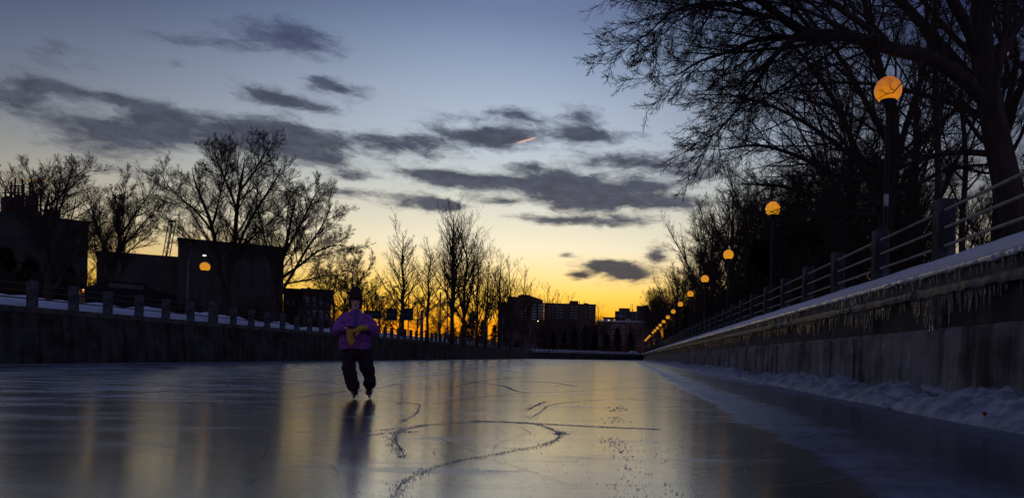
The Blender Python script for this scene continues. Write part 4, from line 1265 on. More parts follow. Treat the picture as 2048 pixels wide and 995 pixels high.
# signboard near the house
q = at(603, 621, 70)
t = thing('sign', 'dark teal signboard on two legs before the brick house', 'sign', (q.x, 70, ZG))
MB().box(-.33, .33, -.04, .04, q.z - ZG - .5, q.z - ZG + .45).build('panel', M['signback'], t)
for x in (-.26, .26):
    MB().box(x - .04, x + .04, .042, .11, 0, q.z - ZG + .3).build('leg', M['steel'], t)
# dim red sign far behind the right fence
q = at(1308, 679, 188)
t = thing('road_sign', 'dim red round sign with a pale ring far off behind the right fence', 'sign', (q.x, 188, ZG))
MB().tube([(0, .06, 0), (0, .06, q.z - ZG)], .05, 8).build('pole', M['steel'], t)
MB().tube([(0, 0, q.z - ZG), (0, -.03, q.z - ZG)], .72, 20).build('disc', M['redsign'], t)
rg = MB(); n_ = 24
for r_, y_ in ((.20, -.032), (.34, -.032), (.34, -.04), (.20, -.04)):
    rg.v += [(.2 + r_ * math.cos(k * 2 * PI / n_), y_, q.z - ZG + r_ * math.sin(k * 2 * PI / n_)) for k in range(n_)]
rg.f = [(a * n_ + k, ((a + 1) % 4) * n_ + k, ((a + 1) % 4) * n_ + (k + 1) % n_, a * n_ + (k + 1) % n_) for a in range(4) for k in range(n_)]
rg.build('ring', M['white'], t)
# crane boom beyond the roofs
q0, q1 = at(322, 505, 150), at(345, 441, 150)
t = thing('crane', 'dark lattice crane boom leaning up between the left bank trees', 'crane', (q0.x - 2, 150, ZG))
bm_ = MB(); d0 = Vector((2, 0, q0.z - ZG - 8)); d1 = Vector((q1.x - q0.x + 2, 0, q1.z - ZG))
for ox, oy in ((-.45, -.45), (.45, -.45), (.45, .45), (-.45, .45)):
    bm_.tube([d0 + Vector((ox, oy, 0)), d1 + Vector((ox, oy, 0))], .10, 5)
for k in range(14):
    p, q_ = d0.lerp(d1, k / 14), d0.lerp(d1, (k + 1) / 14)
    s_ = -1 if k % 2 else 1
    bm_.tube([p + Vector((-.45 * s_, -.45, 0)), q_ + Vector((.45 * s_, -.45, 0))], .06, 4)
    bm_.tube([p + Vector((.45 * s_, .45, 0)), q_ + Vector((-.45 * s_, .45, 0))], .06, 4)
bm_.build('boom', M['black'], t)
hd = MB().box(d1.x - .45, d1.x + .5, -.4, .4, d1.z - .3, d1.z + .12); hd.build('boom_head', M['black'], t)
MB().bbox(-2.2, 3.4, -1.5, 1.5, 0, 3.2, .2).build('cab', M['black'], t)

# two far apartment blocks
b = Bld('apartment_building', 'tall apartment block with a stepped gabled top beyond the end of the poplars', 1014, 1088, 604, 350, 26, 'brick')
b.blk('wing', 996, 1013.8, 602, 700, 'brick', 2, 24)
b.blk('upper_storey', 1016, 1071, 593, 603.8, 'brick', .4, 22)
c0 = MB()
pts = [(1036, 593), (1036, 590), (1046, 588), (1058, 590), (1068, 593.4), (1082, 598), (1086, 600), (1086, 603.8), (1036, 603.8)]
vs = [(b.X(px), b.Z(py, px)) for px, py in pts]
c0.extrude_y(vs[::-1], -.6, 12); c0.build('gable', M['brick'], b.t)
for r_ in range(6):
    y = 607.5 + r_ * 5.6
    for (p0, p1) in ((1043, 1053), (1063.5, 1073), (1077, 1086.5)):
        f = b.blk('balcony', p0, p1, y + 2.0, y + 3.6, 'white', -1.6, .02)
        b.blk('balcony_door', p0 + .6, p1 - .6, y - 1.2, y + 1.9, 'glass', -.06, .02, None)
b.window(1064, 1069, 596, 601.5); b.window(1076, 1080, 599.8, 603)
b = Bld('apartment_building', 'long apartment block with a roof hut right of the tall gabled block', 1088.3, 1192, 608, 372, 24, 'brick')
b.parapet('roof', .2, .4)
b.blk('roof_hut', 1139, 1157, 600.5, 607, 'brick', 2, 12)
b.blk('roof_hut', 1168, 1177, 605, 607, 'brick', 2, 8)
for px in (1159.5, 1168.5):
    x = b.X(px)
    MB().tube([(x, 4, b.h), (x, 4, b.Z(600, px))], .16, 5).build('antenna', M['steel'], b.t)
for r_ in range(5):
    y = 611 + r_ * 5.4
    for p0, p1 in ((1096, 1101), (1104, 1109), (1113, 1118), (1121, 1126), (1142, 1147), (1150, 1155), (1170, 1173), (1179, 1183), (1185, 1188)):
        b.blk('window', p0, p1, y, y + 2.8, 'glass', -.05, .02)
    for p0, p1 in ((1112, 1127), (1141, 1156), (1178, 1184)):
        b.blk('balcony', p0, p1, y + 2.9, y + 4.2, 'slab', -1.4, .02)
# stepped tower at the right
b = Bld('apartment_building', 'stepped far tower behind the red brick house at the end of the canal', 1230, 1300, 622, 420, 26, 'tan')
b.blk('upper_storey', 1238, 1260, 615.5, 621.8, 'tan', .5, 20)
b.blk('upper_storey', 1274, 1299, 611, 621.8, 'tan', .5, 20)
b.blk('stair_tower', 1288, 1296, 608.5, 610.8, 'roof', 4, 10)
for px in (1262, 1265):
    MB().tube([(b.X(px), 4, b.h), (b.X(px), 4, b.Z(606, px))], .14, 5).build('antenna', M['steel'], b.t)
for r_ in range(5):
    y = 618 + r_ * 5
    for p0, p1 in ((1240, 1245), (1249, 1254), (1264, 1267), (1276, 1281), (1285, 1290)):
        b.blk('window', p0, p1, y, y + 2.6, 'glass', .44 if y < 621 else -.05, .52 if y < 621 else .02)
b.blk('balcony', 1233, 1252, 630.5, 632.5, 'slab', -1.2, .02)
b.blk('pilaster', 1272, 1274, 622, 680, 'slab', -.3, .02)
# low block with a lit window
b = Bld('building', 'low dark pavilion with one lit window left of the red brick house', 1207, 1229, 635, 330, 10, 'slab')
b.parapet('roof', .5, .3)
b.blk('lit_window', 1216.5, 1220, 639, 641.5, 'litwin', -.06, .02)
for p0 in (1209, 1222):
    b.blk('window', p0, p0 + 4, 639, 642, 'glass', -.05, .02)
# red brick house with white windows
b = Bld('brick_house', 'three-storey red brick house with white paired windows at the end of the canal', 1196, 1300, 645, 268, 16, 'redbrick', 'house')
MB().box(-.4, b.w + .4, -.4, 16.4, b.h + .003, b.h + .5).build('cornice', M['slab'], b.t)
MB().box(-.3, b.w + .3, -.3, 16.3, b.h + .503, b.h + .75).build('roof', M['snow'], b.t)
b.blk('dormer', 1252, 1262, 636, 641, 'slab', 2, 8); b.blk('dormer', 1284, 1292, 636, 641, 'slab', 2, 8)
for y in (648.5, 661, 673, 684):
    for p0 in (1200, 1212, 1224, 1232, 1244, 1267, 1275, 1288):
        b.window(p0, p0 + 6.2, y, y + 7)
b.blk('pilaster', 1256, 1257.5, 646, 695, 'slab', -.2, .02)
b.blk('pilaster', 1285, 1286.3, 646, 695, 'slab', -.2, .02)
b.blk('door', 1256 + 3, 1256 + 8, 680, 698, 'slab', -.1, .02)

# car on the road behind the left fence, tail lights lit
q = at(162.5, 582, 37)
ca = R(47)
t = thing('car', 'dark car with lit tail lights behind the left fence, before the dense upright tree', 'car', (q.x + 2.15 * math.cos(ca), 37 + 2.15 * math.sin(ca), ZG + .35), ca)
hz = q.z - ZG - .35
def carbody(z):
    return [(-2.1, .35), (-2.15, hz + .12), (-1.9, hz + .25), (-1.2, hz + .62), (.5, hz + .62), (1.2, hz + .22), (2.1, hz + .05), (2.2, .4)]
pr = carbody(0)
cb = MB(); n_ = len(pr)
cb.add([(x, -.86 + (.12 if z > hz + .3 else 0), z) for x, z in pr] + [(x, .86 - (.12 if z > hz + .3 else 0), z) for x, z in pr],
       [tuple(range(n_ - 1, -1, -1)), tuple(range(n_, 2 * n_))] + [(i, (i + 1) % n_, n_ + (i + 1) % n_, n_ + i) for i in range(n_)])
cb.build('body', M['carpaint'], t)
for sx in (-1.35, 1.35):
    for sy in (-.8, .8):
        wl = MB().lathe([(.1, -.1), (.33, -.1), (.36, -.06), (.36, .06), (.33, .1), (.1, .1)], 16)
        wl.v = [(x + sx, z + sy, y + .33) for x, y, z in wl.v]
        wl.build('wheel', M['tyre'], t)
for sy in (-.72, .72):
    MB().box(-2.19, -2.12, sy - .10, sy + .10, hz - .06, hz + .06).build('tail_light', M['tail'], t)
for sy in (-.872, .842):
    MB().box(-1.1, .5, sy, sy + .03, hz + .26, hz + .5).build('side_window', M['glass'], t)

# ------------------------------------------------------------------ people
YS = 10.92
FEET = onice(722, 796.5)
YS = FEET.y
def SK(px, py, y=0.0):
    """point of the skater from where it stands in the photograph: metres from her feet"""
    q = at(px, py, YS)
    return ((q.x - FEET.x) / 1.073, y, q.z)
TURN = math.atan2(-FEET.x, FEET.y)      # she faces the camera
RT = Matrix.Rotation(TURN, 3, 'Z')

def loft(mb, pts, n=14, axis='y'):
    """pts: (x,y,z,ra,rb): ra sideways, rb in depth; closed tube with rounded ends"""
    P = [Vector(p[:3]) for p in pts]
    ref = Vector((0, 1, 0)) if axis == 'y' else Vector((0, 0, 1))
    vs, fs = [], []
    for i, p in enumerate(pts):
        t = (P[min(i + 1, len(P) - 1)] - P[max(i - 1, 0)]).normalized()
        side_ = t.cross(ref).normalized(); dep = side_.cross(t).normalized()
        vs += [P[i] + side_ * math.cos(k * 2 * PI / n) * p[3] + dep * math.sin(k * 2 * PI / n) * p[4] for k in range(n)]
    for i in range(len(P) - 1):
        fs += [(i * n + k, i * n + (k + 1) % n, (i + 1) * n + (k + 1) % n, (i + 1) * n + k) for k in range(n)]
    fs += [tuple(range(n - 1, -1, -1)), tuple(range((len(P) - 1) * n, len(P) * n))]
    mb.add(vs, fs)

def ball(mb, c, rx, ry, rz, n=14):
    prof = [(math.cos(a), math.sin(a)) for a in [(-PI / 2 + .12) + (PI - .24) * k / 9 for k in range(10)]]
    vs = [(c[0] + rx * r * math.cos(k * 2 * PI / n), c[1] + ry * r * math.sin(k * 2 * PI / n), c[2] + rz * z) for r, z in prof for k in range(n)]
    fs = [(i * n + k, i * n + (k + 1) % n, (i + 1) * n + (k + 1) % n, (i + 1) * n + k) for i in range(9) for k in range(n)]
    fs += [tuple(range(n - 1, -1, -1)), tuple(range(9 * n, 10 * n))]
    mb.add(vs, fs)

def melt(mb, name, m, parent, voxel, smooth=4, loc=None, wrinkle=0, seed=0):
    """join overlapping shapes into one continuous skin"""
    me = bpy.data.meshes.new('tmp'); me.from_pydata(mb.v, [], mb.f); me.update()
    o = bpy.data.objects.new('tmp', me); COL.objects.link(o)
    md = o.modifiers.new('r', 'REMESH'); md.mode = 'VOXEL'; md.voxel_size = voxel
    if smooth:
        s_ = o.modifiers.new('s', 'SMOOTH'); s_.iterations = smooth; s_.factor = .5
    dg = bpy.context.evaluated_depsgraph_get(); dg.update()
    r = bpy.data.meshes.new_from_object(o.evaluated_get(dg))
    bpy.data.objects.remove(o)
    if wrinkle:
        n_ = len(r.vertices)
        c = np.zeros(n_ * 3, np.float32); r.vertices.foreach_get('co', c); c = c.reshape(-1, 3)
        nn = np.zeros(n_ * 3, np.float32); r.vertices.foreach_get('normal', nn); nn = nn.reshape(-1, 3)
        f = fbm(c[:, 0] * 9 + c[:, 1] * 7 + seed, c[:, 2] * 13 + c[:, 1] * 5, 3, seed) - .5
        c += nn * (f * wrinkle)[:, None]
        r.vertices.foreach_set('co', c.ravel().astype(np.float32)); r.update()
    r.name = name
    r.polygons.foreach_set('use_smooth', [True] * len(r.polygons))
    r.materials.clear()
    return link(name, r, M[m], parent, loc)

sk = thing('person', 'person skating toward the camera in a purple fleece jacket and ochre mittens', 'person', FEET, TURN)
# --- body: head, neck, trunk, arms with hands, legs: one surface
bd = MB()
hx, _, hz_ = SK(711, 607)
yh = -.02
ball(bd, (hx, yh, hz_ + .035), .076, .094, .105, 18)               # skull
ball(bd, (hx, yh - .028, hz_ - .045), .060, .068, .070, 16)        # jaw
ball(bd, (hx, yh - .078, hz_ - .088), .024, .02, .020, 10)         # chin
loft(bd, [(hx, yh - .088, hz_ + .035, .010, .010), (hx, yh - .100, hz_ + .008, .013, .012), (hx, yh - .112, hz_ - .016, .017, .014), (hx, yh - .100, hz_ - .026, .016, .010)], 10)
for s_ in (-1, 1):
    ball(bd, (hx + s_ * .034, yh - .070, hz_ + .002), .026, .022, .019, 10)   # cheeks
    ball(bd, (hx + s_ * .030, yh - .080, hz_ + .046), .028, .016, .010, 10)   # brow
    ball(bd, (hx + s_ * .076, yh + .005, hz_ - .002), .012, .022, .032, 10)   # ears
loft(bd, [(hx, .0, hz_ - .04, .052, .055), (hx, .01, hz_ - .14, .054, .057), (hx, .01, hz_ - .2, .08, .07)], 14)
cx, _, _ = SK(711, 650)
loft(bd, [(cx, 0, SK(0, 626)[2], .09, .07), (cx, 0, SK(0, 632)[2], .17, .10), (cx, 0, SK(0, 650)[2], .165, .11), (cx, 0, SK(0, 675)[2], .14, .10), (cx, 0, SK(0, 690)[2], .16, .115), (cx, 0, SK(0, 698)[2], .13, .10)], 18)
ARM = {}
for s_, sh, elb, wri in ((-1, SK(687, 641, 0), SK(677, 659, -.06), SK(692, 657, -.24)), (1, SK(737, 641, 0), SK(747, 660, -.06), SK(727, 656, -.24))):
    loft(bd, [(*sh, .055, .055), (*elb, .042, .042)], 12)
    loft(bd, [(*elb, .042, .042), (*wri, .028, .026)], 12, 'z')
    ball(bd, elb, .043, .043, .043, 10)
    ARM[s_] = (sh, elb, wri)
LEG = {}
for s_, hip, knee, ank in ((-1, SK(699, 702, 0), SK(698, 737, -.06), SK(707, 780, -.02)), (1, SK(726, 702, 0), SK(735, 738, -.02), SK(739, 780, .05))):
    loft(bd, [(*hip, .09, .095), (*[(a + b) / 2 for a, b in zip(hip, knee)], .074, .08), (*knee, .054, .058), (*[a * .6 + b * .4 for a, b in zip(knee, ank)], .050, .056), (*ank, .036, .04)], 14)
    LEG[s_] = (hip, knee, ank)
# bare hand: palm, thumb and four curled fingers round a mitten cuff
wx, wy, wz = ARM[-1][2]
def finger(pts, r0, r1):
    n_ = len(pts)
    loft(bd, [(*p, r0 + (r1 - r0) * i / (n_ - 1), r0 + (r1 - r0) * i / (n_ - 1)) for i, p in enumerate(pts)], 8, 'z')
loft(bd, [(wx, wy, wz, .026, .020), (wx + .035, wy - .02, wz, .038, .018), (wx + .075, wy - .035, wz - .005, .040, .016)], 12, 'z')
for i, (dz, ln) in enumerate(((.030, .062), (.010, .070), (-.010, .064), (-.029, .050))):
    b0 = Vector((wx + .072, wy - .038, wz + dz))
    finger([tuple(b0), tuple(b0 + Vector((ln * .45, -.020, -.006))), tuple(b0 + Vector((ln * .72, .006, -.016))), tuple(b0 + Vector((ln * .55, .030, -.020)))], .0092, .0074)
finger([(wx + .025, wy - .03, wz + .03), (wx + .050, wy - .055, wz + .048), (wx + .082, wy - .060, wz + .040)], .011, .009)
# hidden hand inside the worn mitten
vx, vy, vz = ARM[1][2]
loft(bd, [(vx, vy, vz, .024, .02), (vx - .05, vy - .02, vz - .01, .034, .016), (vx - .12, vy - .02, vz - .03, .03, .014)], 10, 'z')
body = melt(bd, 'body', 'skin', sk, .0052, 3)
for s_ in (-1, 1):
    e = MB(); ball(e, (hx + s_ * .031, yh - .0875, hz_ + .026), .0125, .007, .0065, 10)
    e.build('eye', M['eye'], body, True)
    e = MB(); loft(e, [(hx + s_ * .014, yh - .094, hz_ + .047, .003, .003), (hx + s_ * .032, yh - .096, hz_ + .053, .0045, .004), (hx + s_ * .052, yh - .082, hz_ + .046, .003, .003)], 6, 'z')
    e.build('eyebrow', M['hair'], body, True)
e = MB(); loft(e, [(hx - .026, yh - .089, hz_ - .047, .003, .003), (hx, yh - .103, hz_ - .044, .0075, .006), (hx + .026, yh - .089, hz_ - .047, .003, .003)], 8, 'z')
e.build('mouth', M['lips'], body, True)
# hair hanging beside the face
hr = MB()
for s_ in (-1, 1):
    loft(hr, [(hx + s_ * .076, yh - .015, hz_ + .06, .022, .045), (hx + s_ * .082, yh - .02, hz_ - .01, .022, .045), (hx + s_ * .076, yh - .01, hz_ - .08, .018, .035)], 10)
ball(hr, (hx, yh + .05, hz_ - .01), .08, .06, .10)
melt(hr, 'hair', 'hair', sk, .008, 2)
# knit hat, taller towards one side, with a pale patch in front
ht_ = MB()
tx, _, tz = SK(712, 572)
loft(ht_, [(hx, yh + .005, hz_ + .045, .092, .108), (hx + .002, yh + .005, hz_ + .10, .096, .11), (hx + .004, yh, hz_ + .16, .088, .098), (tx - .004, yh, hz_ + .205, .074, .080), (tx + .004, yh, tz - .040, .058, .060), (tx + .008, yh, tz - .018, .036, .036), (tx + .010, yh, tz - .006, .014, .014)], 18)
hat = melt(ht_, 'knit_hat', 'hat', sk, .007, 2, None, .006, 3)
pt = MB(); loft(pt, [(hx - .040, yh - .108, hz_ + .100, .024, .008), (hx, yh - .116, hz_ + .104, .034, .008), (hx + .040, yh - .108, hz_ + .100, .024, .008)], 10, 'z')
pt.build('patch', M['hatpatch'], hat, True)
for s_ in (-1, 1):
    ef = MB(); loft(ef, [(hx + s_ * .088, yh + .01, hz_ + .07, .018, .05), (hx + s_ * .090, yh + .005, hz_ + .02, .017, .04), (hx + s_ * .084, yh, hz_ - .02, .013, .02)], 10)
    ef.build('ear_flap', M['hat'], hat, True)
# fleece jacket
jk = MB()
loft(jk, [(*SK(711, 620, 0), .070, .075), (*SK(711, 625, 0), .095, .09), (*SK(711.5, 630, 0), .152, .12), (*SK(711.5, 638, 0), .212, .15), (*SK(711.5, 652, 0), .232, .165), (*SK(711.5, 668, 0), .236, .17), (*SK(711, 684, 0), .232, .17), (*SK(711, 697.5, 0), .226, .165)], 24)
for s_ in (-1, 1):
    sh, elb, wri = ARM[s_]
    a = SK(700 if s_ < 0 else 724, 629, 0)
    m1 = [x * .5 + y * .5 for x, y in zip(sh, elb)]
    loft(jk, [(*a, .045, .06), ((a[0] + sh[0]) / 2, 0, (a[2] + sh[2]) / 2 + .012, .066, .08), (sh[0], sh[1], sh[2], .080, .088), (m1[0], m1[1], m1[2], .088, .09), (elb[0], elb[1], elb[2] - .01, .088, .09)], 16)
    ball(jk, (elb[0], elb[1], elb[2] - .012), .090, .092, .090, 14)
    m2 = [x * .45 + y * .55 for x, y in zip(elb, wri)]
    loft(jk, [(elb[0], elb[1], elb[2] - .01, .088, .088), (m2[0], m2[1], m2[2], .074, .072), (wri[0], wri[1] + .02, wri[2], .052, .05)], 14, 'z')
jacket = melt(jk, 'fleece_jacket', 'fleece', sk, .011, 3, None, .055, 5)
zp = MB()
def chest(py, dx): return SK(711.5, py, 0)
zs = [(SK(712, 622, -.098)), (SK(712, 630, -.135)), (SK(712, 638, -.158)), (SK(712, 650, -.172)), (SK(712, 662, -.178))]
loft(zp, [(*p, .026, .006) for p in zs], 10)
zp.build('placket', M['zip'], jacket, True)
cl = MB(); loft(cl, [(*SK(711, 626, .0), .094, .092), (*SK(711, 619.5, -.005), .078, .085)], 20)
cl.build('collar', M['fleece'], jacket, True)
# trousers
tr_ = MB()
loft(tr_, [(*SK(711, 690, 0), .195, .145), (*SK(711, 699, 0), .205, .15), (*SK(712, 706, 0), .195, .145), (*SK(712, 712, 0), .13, .12), (*SK(712, 717, 0), .06, .07)], 20)
for s_, path in ((-1, [(699, 700, .112, 0), (698.5, 718, .108, -.02), (697.5, 737, .102, -.05), (701, 752, .098, -.045), (706, 768, .090, -.03), (709, 778, .076, -.02)]),
                 (1, [(726, 700, .112, 0), (730, 718, .108, 0), (734.5, 737, .104, -.01), (738, 752, .100, .01), (739.5, 768, .088, .03), (739.5, 777, .076, .04)])):
    loft(tr_, [(*SK(px, py, y), r, r * 1.0) for px, py, r, y in path], 18)
melt(tr_, 'trousers', 'pants', sk, .011, 3, None, .05, 9)
# mittens
mw = MB()
w0 = SK(731, 656, -.22); w1 = SK(722, 657, -.27); w2 = SK(713, 661, -.29); w3 = SK(706, 664, -.29)
loft(mw, [(*w0, .055, .050), (*w1, .050, .045), (*w2, .056, .036), (*w3, .044, .028), (*SK(702, 666, -.285), .02, .016)], 14, 'z')
loft(mw, [(*SK(719, 660, -.30), .022, .02), (*SK(714, 669, -.315), .022, .02), (*SK(711, 673, -.31), .014, .012)], 10)
melt(mw, 'mitten', 'wool', sk, .008, 2, None, .008, 2)
md_ = MB()
loft(md_, [(*SK(699, 660, -.30), .048, .030), (*SK(700, 668, -.30), .046, .032), (*SK(701.5, 678, -.295), .044, .032), (*SK(703, 687, -.29), .034, .026), (*SK(703.5, 692, -.285), .016, .014)], 14)
loft(md_, [(*SK(704, 673, -.30), .020, .018), (*SK(708, 680, -.30), .018, .016), (*SK(709, 685, -.30), .010, .010)], 10)
hm = melt(md_, 'mitten', 'wool', None, .008, 2, FEET, .008, 4)
hm.rotation_euler = (0, 0, TURN)
tag(hm, 'ochre knitted mitten dangling from the bare hand of the skater', 'mitten')
# phone in the bare hand
ph = MB().bbox(-.05, .05, -.006, .006, -.02, .02, .004)
o = ph.build('phone', M['black'], None, False, FEET + RT @ Vector(SK(702.5, 655, -.335)), (.3, .15, TURN))
tag(o, 'small dark phone held in the bare hand of the skater', 'phone')
# skates
for s_, (px, py, y, rz, bl) in ((-1, (707.5, 783, -.03, .12, 795.2)), (1, (740, 784.5, .05, -.12, 797))):
    base = SK(px, bl, y)
    e_ = bpy.data.objects.new('skate', None); COL.objects.link(e_); e_.parent = sk; e_.location = (base[0], base[1], max(base[2], 0.0)); e_.rotation_euler = (0, -.10 * s_, rz)
    bt = MB()
    loft(bt, [(0, -.135, .088, .030, .020), (0, -.115, .092, .046, .032), (0, -.06, .102, .050, .045), (0, .02, .115, .044, .058), (0, .09, .108, .040, .050), (0, .11, .10, .034, .04)], 14, 'z')
    loft(bt, [(0, .05, .09, .046, .062), (0, .045, .16, .047, .066), (0, .05, .225, .054, .072)], 14)
    melt(bt, 'boot', 'leather', e_, .007, 2)
    hl = MB(); hl.box(-.010, .010, -.12, .105, .018, .064); hl.box(-.034, .034, -.115, .10, .062, .076)
    hl.build('blade_holder', M['steel'], e_)
    bl_ = MB(); pr_ = [(-.155, .026), (-.135, .006), (-.08, 0), (.07, 0), (.12, .006), (.13, .026)]
    bl_.add([(-.0025, a, z) for a, z in pr_] + [(.0025, a, z) for a, z in pr_], [tuple(range(6)), tuple(range(11, 5, -1))] + [(i, 6 + i, 6 + (i + 1) % 6, (i + 1) % 6) for i in range(6)])
    bl_.build('blade', M['blade'], e_)
    lc = MB(); lc.tube([(-.01, -.05, .155), (-.055, -.09, .12), (-.065, -.10, .085)], .0035, 5); lc.tube([(.01, -.05, .155), (.06, -.08, .13), (.075, -.085, .10)], .0035, 5)
    lc.build('lace', M['black'], e_)

# far skater
fq = onice(1143, 719.2)
fs_ = thing('person', 'tiny dark figure skating far off before the wall at the end of the canal', 'person', fq)
fb_ = MB()
ball(fb_, (0, -.05, 1.55), .085, .10, .12); loft(fb_, [(0, 0, 1.46, .06, .06), (0, 0, 1.38, .16, .11), (0, .02, 1.1, .17, .13), (0, .03, .86, .16, .12)], 14)
for s_ in (-1, 1):
    loft(fb_, [(s_ * .17, 0, 1.36, .065, .065), (s_ * .26, .05, 1.12, .055, .055), (s_ * .22, -.12, .95, .045, .045), (s_ * .21, -.17, .9, .04, .035)], 10)
    loft(fb_, [(s_ * .09, 0, .9, .10, .11), (s_ * .17, -.04, .5, .075, .08), (s_ * .25, .0, .1, .055, .06)], 12)
    for k in range(4):
        loft(fb_, [(s_ * .21 + (k - 1.5) * .02, -.17, .89, .011, .011), (s_ * .21 + (k - 1.5) * .02, -.21, .84, .009, .009)], 6)
fb = melt(fb_, 'body', 'skin', fs_, .014, 2)
cj = MB(); loft(cj, [(0, 0, 1.42, .10, .10), (0, 0, 1.38, .20, .14), (0, .02, 1.1, .21, .16), (0, .03, .78, .21, .16)], 16)
for s_ in (-1, 1):
    loft(cj, [(s_ * .16, 0, 1.36, .085, .085), (s_ * .26, .05, 1.12, .078, .078), (s_ * .22, -.12, .96, .06, .06)], 12)
melt(cj, 'coat', 'carpaint', fs_, .015, 2)
ct = MB()
for s_ in (-1, 1):
    loft(ct, [(s_ * .09, 0, .92, .12, .13), (s_ * .17, -.04, .5, .10, .11), (s_ * .25, 0, .12, .08, .085)], 12)
melt(ct, 'trousers', 'pants', fs_, .015, 2)
ch = MB(); ball(ch, (0, -.04, 1.62), .095, .11, .085); melt(ch, 'knit_hat', 'hat', fs_, .015, 2)
for s_ in (-1, 1):
    cs_ = MB(); loft(cs_, [(s_ * .25, .10, .10, .045, .05), (s_ * .25, -.02, .10, .05, .05), (s_ * .25, -.14, .08, .04, .03)], 10, 'z'); cs_.box(s_ * .25 - .012, s_ * .25 + .012, -.15, .12, 0, .06)
    cs_.build('skate', M['leather'], fs_, True)

# ------------------------------------------------------------------ marks and crumbs on the ice
q = np.random.default_rng(77)
fv, ff_ = [], []
def flake(x, y, sx, sy, a, h=.004):
    o = len(fv); n_ = 6
    for k in range(n_):
        t_ = k * 2 * PI / n_; r = q.uniform(.6, 1.1)
        dx, dy = math.cos(t_) * sx * r, math.sin(t_) * sy * r
        fv.append((x + dx * math.cos(a) - dy * math.sin(a), y + dx * math.sin(a) + dy * math.cos(a), .003))
    fv.append((x, y, .003 + h))
    for k in range(n_):
        ff_.append((o + k, o + (k + 1) % n_, o + n_))
sv_, sf_ = [], []
nrib = [0]
def ribbon(pts, w):
    """thin groove line: pts on the ice (x,y), w widths"""
    o = len(sv_)
    nrib[0] += 1
    zz = .0045 + nrib[0] * .00002
    for i, (x, y) in enumerate(pts):
        x0, y0 = pts[max(i - 1, 0)]; x1, y1 = pts[min(i + 1, len(pts) - 1)]
        l = math.hypot(x1 - x0, y1 - y0) or 1
        nx, ny = -(y1 - y0) / l, (x1 - x0) / l
        ww = w[i] * .5
        sv_.extend([(x + nx * ww, y + ny * ww, zz), (x - nx * ww, y - ny * ww, zz)])
    for i in range(len(pts) - 1):
        sf_.append((o + 2 * i, o + 2 * i + 1, o + 2 * i + 3, o + 2 * i + 2))
def mark(px, wd=.02, powder=0, spread=.03, bias=0., size=.008):
    P = np.array([tuple(onice(a, b)) for a, b in px])
    P, _ = resample(P, np.ones(len(P)), max(24, len(px) * 10))
    n_ = len(P)
    t_ = np.linspace(0, 1, n_)
    wv = .8 * wd * np.sin(np.clip(t_, .02, .98) * PI) ** .5 * (.45 + .9 * vnoise(t_ * 14, t_ * 0, int(px[0][0])))
    ribbon([(p[0], p[1]) for p in P], wv)
    for k in range(powder):
        i = q.integers(0, n_ - 1); f = q.random()
        p = P[i] * (1 - f) + P[i + 1] * f
        tg = nrm(P[i + 1] - P[i])
        o = (q.normal(0, 1) + bias) * spread * (.3 + vnoise(i / 5., 1.7, 5))
        s_ = size * q.uniform(.4, 1.5)
        flake(p[0] - tg[1] * o + q.normal(0, .01), p[1] + tg[0] * o + q.normal(0, .01), s_ * 1.3, s_, q.random() * 6)
# the great curve and its tails
mark([(735, 863), (780, 858), (850, 850), (930, 845), (1000, 843), (1050, 845), (1090, 853), (1110, 862), (1118, 870), (1108, 880), (1080, 890), (1040, 898), (990, 908), (930, 918), (880, 930), (840, 945), (810, 960), (794, 978), (786, 995)], .010, 1500, .030, .5, .0032)
mark([(940, 841), (1000, 843), (1060, 846), (1120, 849), (1200, 853), (1320, 858)], .010, 1100, .04, 0, .0045)
mark([(1112, 862), (1122, 868), (1130, 866)], .01, 200, .05, 1, .0045)
mark([(860, 849), (815, 858), (794, 870), (793, 884), (803, 898), (809, 915)], .009, 420, .03, -1.2, .0045)
mark([(750, 802), (790, 803), (825, 806), (837, 817), (830, 828), (800, 845)], .014, 200, .03, 0, .006)
mark([(858, 808), (960, 794), (1060, 785), (1130, 783), (1240, 777), (1340, 774)], .025, 100, .05, 0, .010)
mark([(1058, 838), (1080, 824), (1120, 806), (1180, 801), (1260, 798), (1310, 802)], .018, 200, .06, 0, .007)
mark([(1055, 820), (1072, 810), (1092, 802)], .03, 120, .05, 0, .008)
mark([(940, 764), (1000, 770), (1036, 782), (1060, 786)], .06, 60, .06, 0, .015)
mark([(1030, 762), (1090, 764), (1140, 770), (1160, 773)], .06, 40, .06, 0, .015)
mark([(760, 782), (850, 778), (960, 762), (1040, 754), (1180, 750)], .05, 40, .06, 0, .015)
mark([(750, 756), (840, 752), (930, 742), (1000, 737)], .07, 0)
mark([(1040, 765), (1150, 762), (1280, 760)], .06, 0)
mark([(990, 738), (1040, 744), (1100, 748), (1180, 747)], .08, 0)
mark([(900, 744), (1000, 732), (1120, 727), (1230, 726)], .09, 0)
mark([(560, 800), (660, 786), (740, 778), (800, 766)], .05, 0)
mark([(380, 790), (500, 772), (640, 762), (690, 758)], .06, 0)
mark([(0, 806), (120, 796), (260, 786), (420, 776), (600, 766)], .10, 0)
mark([(200, 770), (330, 764), (470, 758)], .08, 0)
mark([(700, 878), (770, 866), (840, 862)], .012, 120, .03, 0, .006)
mark([(1080, 914), (1150, 913), (1225, 916)], .008, 0)
mark([(1120, 928), (1180, 926), (1250, 932)], .006, 0)
